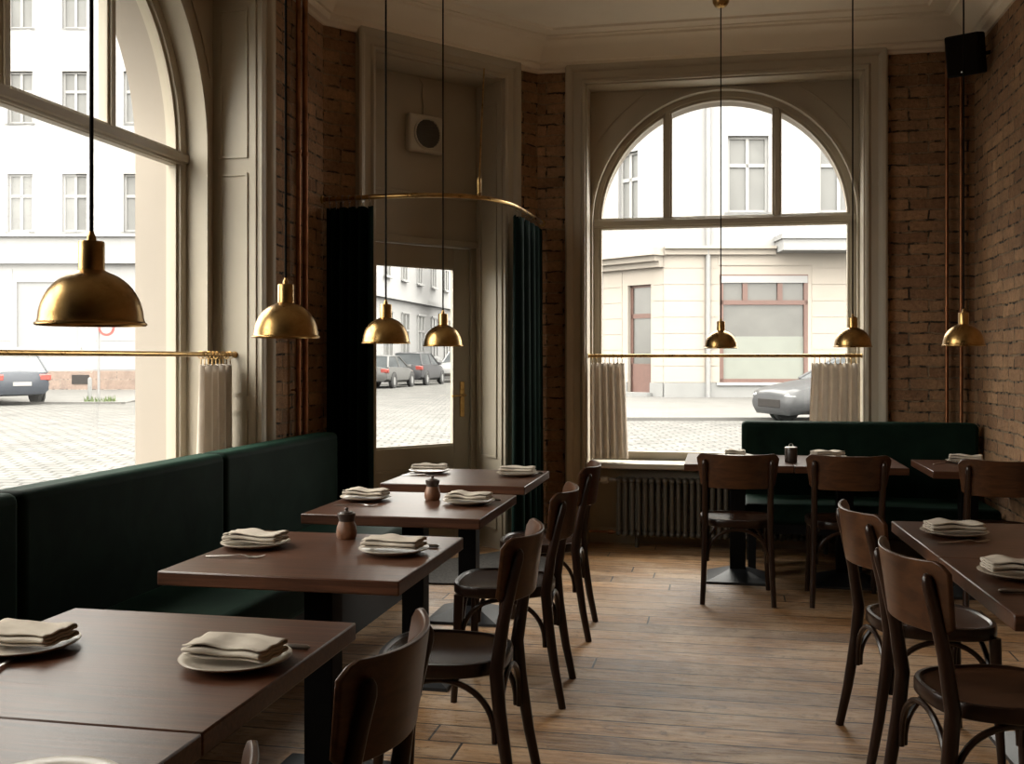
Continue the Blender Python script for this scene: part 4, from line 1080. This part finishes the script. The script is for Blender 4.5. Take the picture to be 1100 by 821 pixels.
fr = MB().box(sx0, sx0 + 0.11, 0.0, 0.14, sz0, sz1).box(sx1 - 0.11, sx1, 0.0, 0.14, sz0, sz1).box(sx0, sx1, 0.0, 0.14, sz0, sz0 + 0.10).box(sx0, sx1, 0, 0.14, cz(327.5), cz(322.5))
for px in (800.5, 838): fr.box(cx(px) - 0.07, cx(px) + 0.07, 0, 0.14, cz(323), cz(304))
fr.box(sx0, sx1, -0.02, 0.14, sz1 - 0.05, sz1)
so = fr.build('shop_window', 'shop_red', C)
MB().box(sx0 + 0.1, sx1 - 0.1, 0.08, 0.10, cz(362), sz1 - 0.2).build('pane', 'shop_glass', so)
MB().box(sx0 + 0.1, sx1 - 0.1, 0.07, 0.10, sz0 + 0.08, cz(361.5)).build('frosted_pane', 'frosted_film', so)
MB().box(sx0 + 0.02, sx1 - 0.02, -0.03, 0.14, cz(304), cz(296.5)).build('shutter_box', 'plaster_white', so)
MB().box(sx0 - 0.1, sx1 + 0.1, -0.12, 0.05, sz0 - 0.08, sz0).build('window_ledge', 'plaster_white', C)
MB().tube([(cx(760), -0.10, 0.3), (cx(760), -0.10, 12.5)], 0.065, 10).build('drain_pipe', 'zinc', C, smooth=True)
# cut-off corner facade: from (X0, 0) back to the left
cl = Vector((cx(713) - 2.70, -1.75)); CLN = cl.length
ang = math.atan2(-(-1.75), 0) 
p_far = Vector((2.70, 1.75, 0)); p_near = Vector((X0, 0, 0)); dv = (p_near - p_far).normalized()
cM = Matrix.Translation(p_far) @ Matrix.Rotation(math.atan2(dv.y, dv.x), 4, 'Z'); LN = (p_near - p_far).length
dw = (LN * 0.42, LN * 0.42 + 0.88, ZB + 0.1, 3.50)
ww = (LN * 0.26, LN * 0.26 + 0.75, 5.3, 7.35)
wall_with_holes(MB(), 0, LN, 4.5, 12.6, [ww], 0, 0.3, cM).box(0, LN, 0.3, 0.5, 4.4, 12.6, cM).build('corner_upper_wall', 'plaster_white', C)
wq = wall_with_holes(MB(), 0, LN, 0.0, 4.5, [dw], 0, 0.35, cM).box(0, LN, 0.35, 0.5, 0, 4.5, cM)
for k in range(8):
    z = 0.74 + k * 0.455
    for a, b_ in ((0, dw[0] - 0.22), (dw[1] + 0.1, LN)):
        wq.box(a, b_, -0.016, 0.0, z, z + 0.437, cM)
wq.build('corner_wall', 'plaster_cream', C)
MB().box(0, dw[0], -0.06, 0.0, 0, 0.72, cM).box(dw[1], LN, -0.06, 0, 0, 0.72, cM).build('corner_plinth', 'plinth_grey', C)
MB().box(-0.3, LN + 0.1, -0.55, 0, cz(275), cz(267), cM).box(-0.15, LN, -0.38, 0, cz(281), cz(275), cM).box(-0.05, LN, -0.2, 0, cz(287), cz(281), cM).build('corner_cornice', 'plaster_cream', C)
ext_window(C, *ww, cM, 0.10)
dr = MB().box(dw[0], dw[0] + 0.09, 0.12, 0.2, dw[2], dw[3], cM).box(dw[1] - 0.09, dw[1], 0.12, 0.2, dw[2], dw[3], cM).box(dw[0], dw[1], 0.12, 0.2, 2.55, 2.68, cM).box(dw[0], dw[1], 0.12, 0.2, dw[2], 1.25, cM).box(dw[0], dw[1], 0.12, 0.2, dw[3] - 0.07, dw[3], cM).build('shop_door', 'shop_red', C)
MB().box(dw[0] + 0.05, dw[1] - 0.05, 0.15, 0.18, 1.2, dw[3] - 0.04, cM).build('pane', 'shop_glass', dr)
MB().box(dw[0] - 0.1, dw[1] + 0.1, -0.3, 0.1, 0.2, ZB + 0.12, cM).build('door_step', 'plinth_grey', C)
MB().box(2.5, 2.75, 1.75, 14, 0, 12.6).build('side_wall', 'plaster_white', C)
struct(MB().add([at(0.5, 21.9, 0.10), at(18, 21.9, 0.10), at(18, 29.2, 0.33), at(2.4, 29.2, 0.33), at(0.5, 21.9, 0), at(18, 21.9, 0), at(18, 29.2, 0), at(2.4, 29.2, 0)], [(0, 1, 2, 3), (0, 4, 5, 1), (1, 5, 6, 2), (2, 6, 7, 3), (3, 7, 4, 0)]).add([at(0.3, 21.6, 0.17), at(18, 21.6, 0.17), at(18, 21.95, 0.17), at(0.3, 21.95, 0.17), at(0.3, 21.6, 0), at(18, 21.6, 0), at(18, 21.95, 0), at(0.3, 21.95, 0)], [(0, 1, 2, 3), (0, 4, 5, 1), (1, 5, 6, 2), (2, 6, 7, 3), (3, 7, 4, 0)]), 'pavement', 'pavement')
# far building closing the side street
D = empty('far_building', at(5.0, 62, 0), CAMROT); tag(D, 'pale far building closing the side street past the cream corner', 'building')
MB().box(-8, 12, 0, 4, 0, 9.6).box(-8, 12, -0.3, 0, 4.6, 4.9).build('facade', 'plaster_white', D)
for k in range(7):
    for z in (1.4, 5.8): ext_window(D, -7.0 + 2.6 * k, -5.8 + 2.6 * k, z, z + 2.1, None, -0.10)

# sign post and bollard before the left building
sg = empty('sign_post', at((106 - 550) * 30.6 / 1117, 30.6, 0.12), CAMROT); tag(sg, 'thin grey sign post with round red sign, left window view', 'sign post')
MB().tube([(0, 0, 0), (0, 0, 3.2)], 0.035, 8).build('pole', 'zinc', sg, smooth=True)
MB().lathe([(0.001, 0), (0.24, 0), (0.24, 0.02), (0.001, 0.02)], 24, Matrix.Translation((0.25, -0.04, 2.18)) @ Mx).build('sign_disc', 'sign_red', sg)
MB().lathe([(0.001, 0), (0.17, 0), (0.17, 0.01), (0.001, 0.01)], 24, Matrix.Translation((0.25, -0.055, 2.18)) @ Mx).build('sign_face', 'plate_white', sg)
bo = empty('bollard', at((96.5 - 550) * 31.2 / 1117, 31.2, 0.13)); tag(bo, 'short pale bollard standing beside the sign post', 'bollard')
MB().lathe([(0.06, 0), (0.06, 0.62), (0.05, 0.68), (0.02, 0.70)], 14).build('post', 'plinth_grey', bo, smooth=True)
gt = MB(); rg2 = random.Random(3)
for k in range(90):
    a = rg2.uniform(0, 2 * PI); r = 0.16 + 0.30 * math.sqrt(rg2.random()); x, y = r * math.cos(a), r * math.sin(a); h = rg2.uniform(0.08, 0.2)
    gt.add([(x - 0.02, y, 0), (x + 0.02, y, 0), (x + rg2.uniform(-0.06, 0.06), y + rg2.uniform(-0.06, 0.06), h)], [(0, 1, 2)])
tag(gt.build('grass_tuft', 'grass_tuft', None, loc=at((107 - 550) * 30.7 / 1117, 30.7, 0.13)), 'green grass tuft around the foot of the sign post', 'grass', kind='stuff')

# ------------------------------------------------------------------ cars
def make_car(paint, L=4.4, H=1.5, Wd=0.88, suv=False, name='car'):
    t = empty(name); h = L / 2
    # body side profile stations: x, half width, z bottom, z belt, top crown
    st = [(-h, 0.70, 0.42, 0.80), (-h + 0.06, 0.80, 0.32, 0.92), (-h + 0.4, Wd - 0.02, 0.27, 0.98), (-0.9, Wd, 0.25, 0.97), (0.4, Wd, 0.25, 0.95), (0.95, Wd, 0.25, 0.93), (h - 0.75, Wd - 0.01, 0.22, 0.86), (h - 0.3, 0.83, 0.22, 0.77), (h - 0.08, 0.76, 0.20, 0.69), (h, 0.66, 0.26, 0.58)]
    vs = []; n = 12; fs = []
    for x, w, zb, zt in st:
        s_ = H / 1.5; zt *= s_
        sect = [(-w * 0.82, zb), (-w * 0.97, zb + 0.10), (-w, zb + 0.28 * (zt - zb) + 0.08), (-w * 0.985, zb + 0.72 * (zt - zb)), (-w * 0.93, zt - 0.02), (-w * 0.6, zt + 0.02), (0, zt + 0.045), (w * 0.6, zt + 0.02), (w * 0.93, zt - 0.02), (w * 0.985, zb + 0.72 * (zt - zb)), (w, zb + 0.28 * (zt - zb) + 0.08), (w * 0.97, zb + 0.10), (w * 0.82, zb)]
        vs += [(x, y, z) for y, z in sect]
    n = 13
    for i in range(len(st) - 1):
        for k in range(n):
            k2 = (k + 1) % n; fs.append((i * n + k, i * n + k2, (i + 1) * n + k2, (i + 1) * n + k))
    fs += [tuple(range(n)), tuple(range((len(st) - 1) * n, len(st) * n))]
    MB().add(vs, fs).build('body', paint, t, smooth=True, angle=40)
    # greenhouse: dark glass, painted roof and pillars
    b0, b1 = (-h + 0.12, 1.0) ; r0, r1 = (-h + (0.42 if suv else 0.72), 0.12)
    zbelt = 0.93 * H / 1.5; wb, wr = 0.78, 0.60
    gh = [(b0, -wb, zbelt), (b1, -wb, zbelt), (b1, wb, zbelt), (b0, wb, zbelt), (r0, -wr, H - 0.03), (r1, -wr, H - 0.03), (r1, wr, H - 0.03), (r0, wr, H - 0.03)]
    MB().add(gh, [(0, 1, 5, 4), (1, 2, 6, 5), (2, 3, 7, 6), (3, 0, 4, 7), (4, 5, 6, 7)]).build('windows', 'car_glass', t, bev=0.03)
    rf = MB().add([(r0 - 0.05, -wr - 0.03, H - 0.06), (r1 + 0.05, -wr - 0.03, H - 0.06), (r1 + 0.05, wr + 0.03, H - 0.06), (r0 - 0.05, wr + 0.03, H - 0.06), (r0 + 0.15, -wr + 0.1, H), (r1 - 0.15, -wr + 0.1, H), (r1 - 0.15, wr - 0.1, H), (r0 + 0.15, wr - 0.1, H)], [(0, 1, 5, 4), (1, 2, 6, 5), (2, 3, 7, 6), (3, 0, 4, 7), (4, 5, 6, 7), (3, 2, 1, 0)])
    for s in (-1, 1):
        for a, c in ((b0, r0), (b1, r1), (-0.35, -0.35)):
            rf.tube([(a, s * (wb + 0.012), zbelt), (c, s * (wr + 0.012), H - 0.05)], 0.035, 8)
    rf.build('roof', paint, t, smooth=True, angle=40)
    for x in (-h + 0.78, h - 0.85):
        for s in (-1, 1):
            w_ = MB().lathe([(0.20, -0.10), (0.30, -0.10), (0.325, -0.07), (0.325, 0.07), (0.30, 0.10), (0.20, 0.10), (0.18, 0.06)], 24, Matrix.Translation((x, s * (Wd - 0.07), 0.325)) @ Matrix.Rotation(R(90), 4, 'X')).build('wheel', 'tyre', t, smooth=True, angle=40)
            MB().lathe([(0.001, -0.02), (0.385, -0.02), (0.385, 0.02), (0.001, 0.02)], 28, Matrix.Translation((x, s * (Wd - 0.012), 0.345)) @ Matrix.Rotation(R(90), 4, 'X')).build('wheel_arch', 'tyre', t)
            MB().lathe([(0.001, -0.085), (0.06, -0.088), (0.20, -0.075), (0.20, 0.075), (0.06, 0.088), (0.001, 0.085)], 20, Matrix.Translation((x, s * (Wd - 0.065), 0.325)) @ Matrix.Rotation(R(90), 4, 'X')).build('hub_cap', 'zinc', w_, smooth=True, angle=40)
    s_ = H / 1.5
    for s in (-1, 1):
        MB().box(-h - 0.005, -h + 0.22, *sorted((s * 0.50, s * 0.84)), 0.70 * s_, 0.88 * s_).build('tail_lamp', 'tail_red', t, bev=0.03)
        MB().lathe([(0.004, -0.075), (0.11, -0.055), (0.165, 0.0), (0.11, 0.055), (0.004, 0.075)], 20, Matrix.Translation((h - 0.17, s * 0.60, 0.60 * s_))).build('head_lamp', 'head_lamp', t, smooth=True)
        MB().box(0.55, 0.72, *sorted((s * 0.86, s * 1.02)), 0.92 * s_, 1.06 * s_).build('wing_mirror', paint, t, bev=0.03)
    MB().box(-h - 0.02, -h + 0.02, -0.26, 0.26, 0.56, 0.67).build('number_plate', 'plate_white', t)
    MB().box(h - 0.02, h + 0.012, -0.42, 0.42, 0.34, 0.50).build('front_grille', 'grille_grey', t, bev=0.01)
    return t
def put_car(t, p, heading, label): t.location = p; t.rotation_euler = (0, 0, heading); tag(t, label, 'car')
c1 = make_car('car_dark', 4.4, 1.50, suv=True)
hd0 = CAMROT + PI - R(38)
pr = at((20 - 550) * 28.9 / 1117, 28.9, 0.1)
put_car(c1, (pr[0] + math.cos(hd0) * 2.0, pr[1] + math.sin(hd0) * 2.0, 0.08), hd0, 'dark blue-grey car seen from behind through the left window')
c2 = make_car('car_silver', 4.3, 1.46); put_car(c2, (-15.0, 45.2, 0.10), R(90), 'silver car parked beyond the door glass, leftmost of the row')
c3 = make_car('car_charcoal', 4.4, 1.62, suv=True); put_car(c3, (-15.0, 50.5, 0.10), R(90), 'dark estate car with red tail lamps beyond the door glass')
c4 = make_car('car_white', 4.6, 1.75); put_car(c4, (-14.6, 57.5, 0.10), R(-90), 'white car at the far end of the row beyond the door glass')
c5 = make_car('car_grey', 4.3, 1.42); hd5 = CAMROT + PI + R(16)
fp = at((826 - 550) * 20.4 / 1117, 20.4); put_car(c5, (fp[0] - math.cos(hd5) * 2.15, fp[1] - math.sin(hd5) * 2.15, 0.10), hd5, 'grey car with its bonnet showing in the back window beside the linen curtain')

# ------------------------------------------------------------------ sky, camera, view
w = bpy.data.worlds.new('overcast_sky'); sc.world = w; w.use_nodes = True
n, l = w.node_tree.nodes, w.node_tree.links
bg = n['Background']
tc = n.new('ShaderNodeTexCoord'); sx = n.new('ShaderNodeSeparateXYZ'); l.new(tc.outputs['Generated'], sx.inputs[0])
mr = n.new('ShaderNodeMapRange'); mr.inputs[1].default_value = 0.0; mr.inputs[2].default_value = 1.0; mr.inputs[3].default_value = 0.55; mr.inputs[4].default_value = 1.25
l.new(sx.outputs['Z'], mr.inputs[0])
mulc = n.new('ShaderNodeMix'); mulc.data_type = 'RGBA'; mulc.blend_type = 'MULTIPLY'; mulc.inputs[0].default_value = 1.0
mulc.inputs[6].default_value = (1.0, 0.955, 0.875, 1); l.new(mr.outputs[0], mulc.inputs[7]); l.new(mulc.outputs[2], bg.inputs['Color'])
bg.inputs['Strength'].default_value = 13.5

cd = bpy.data.cameras.new('camera'); cam = bpy.data.objects.new('camera', cd); col.objects.link(cam)
cam.location = (0, 0, 1.38); cam.rotation_euler = (R(90), 0, CAMROT)
cd.sensor_fit = 'HORIZONTAL'; cd.sensor_width = 36.0; cd.lens = 36.0 * 1117 / 1100; cd.shift_y = -24.5 / 1100
cd.clip_start = 0.05; cd.clip_end = 400
sc.camera = cam
vs_ = sc.view_settings; vs_.view_transform = 'Standard'; vs_.look = 'None'; vs_.gamma = 1.0; vs_.exposure = 0.0; vs_.use_curve_mapping = False
cy = sc.cycles
cy.use_denoising = True; cy.max_bounces = 10; cy.diffuse_bounces = 6; cy.glossy_bounces = 4; cy.transparent_max_bounces = 12
cy.caustics_reflective = False; cy.caustics_refractive = False; cy.sample_clamp_indirect = 6.0
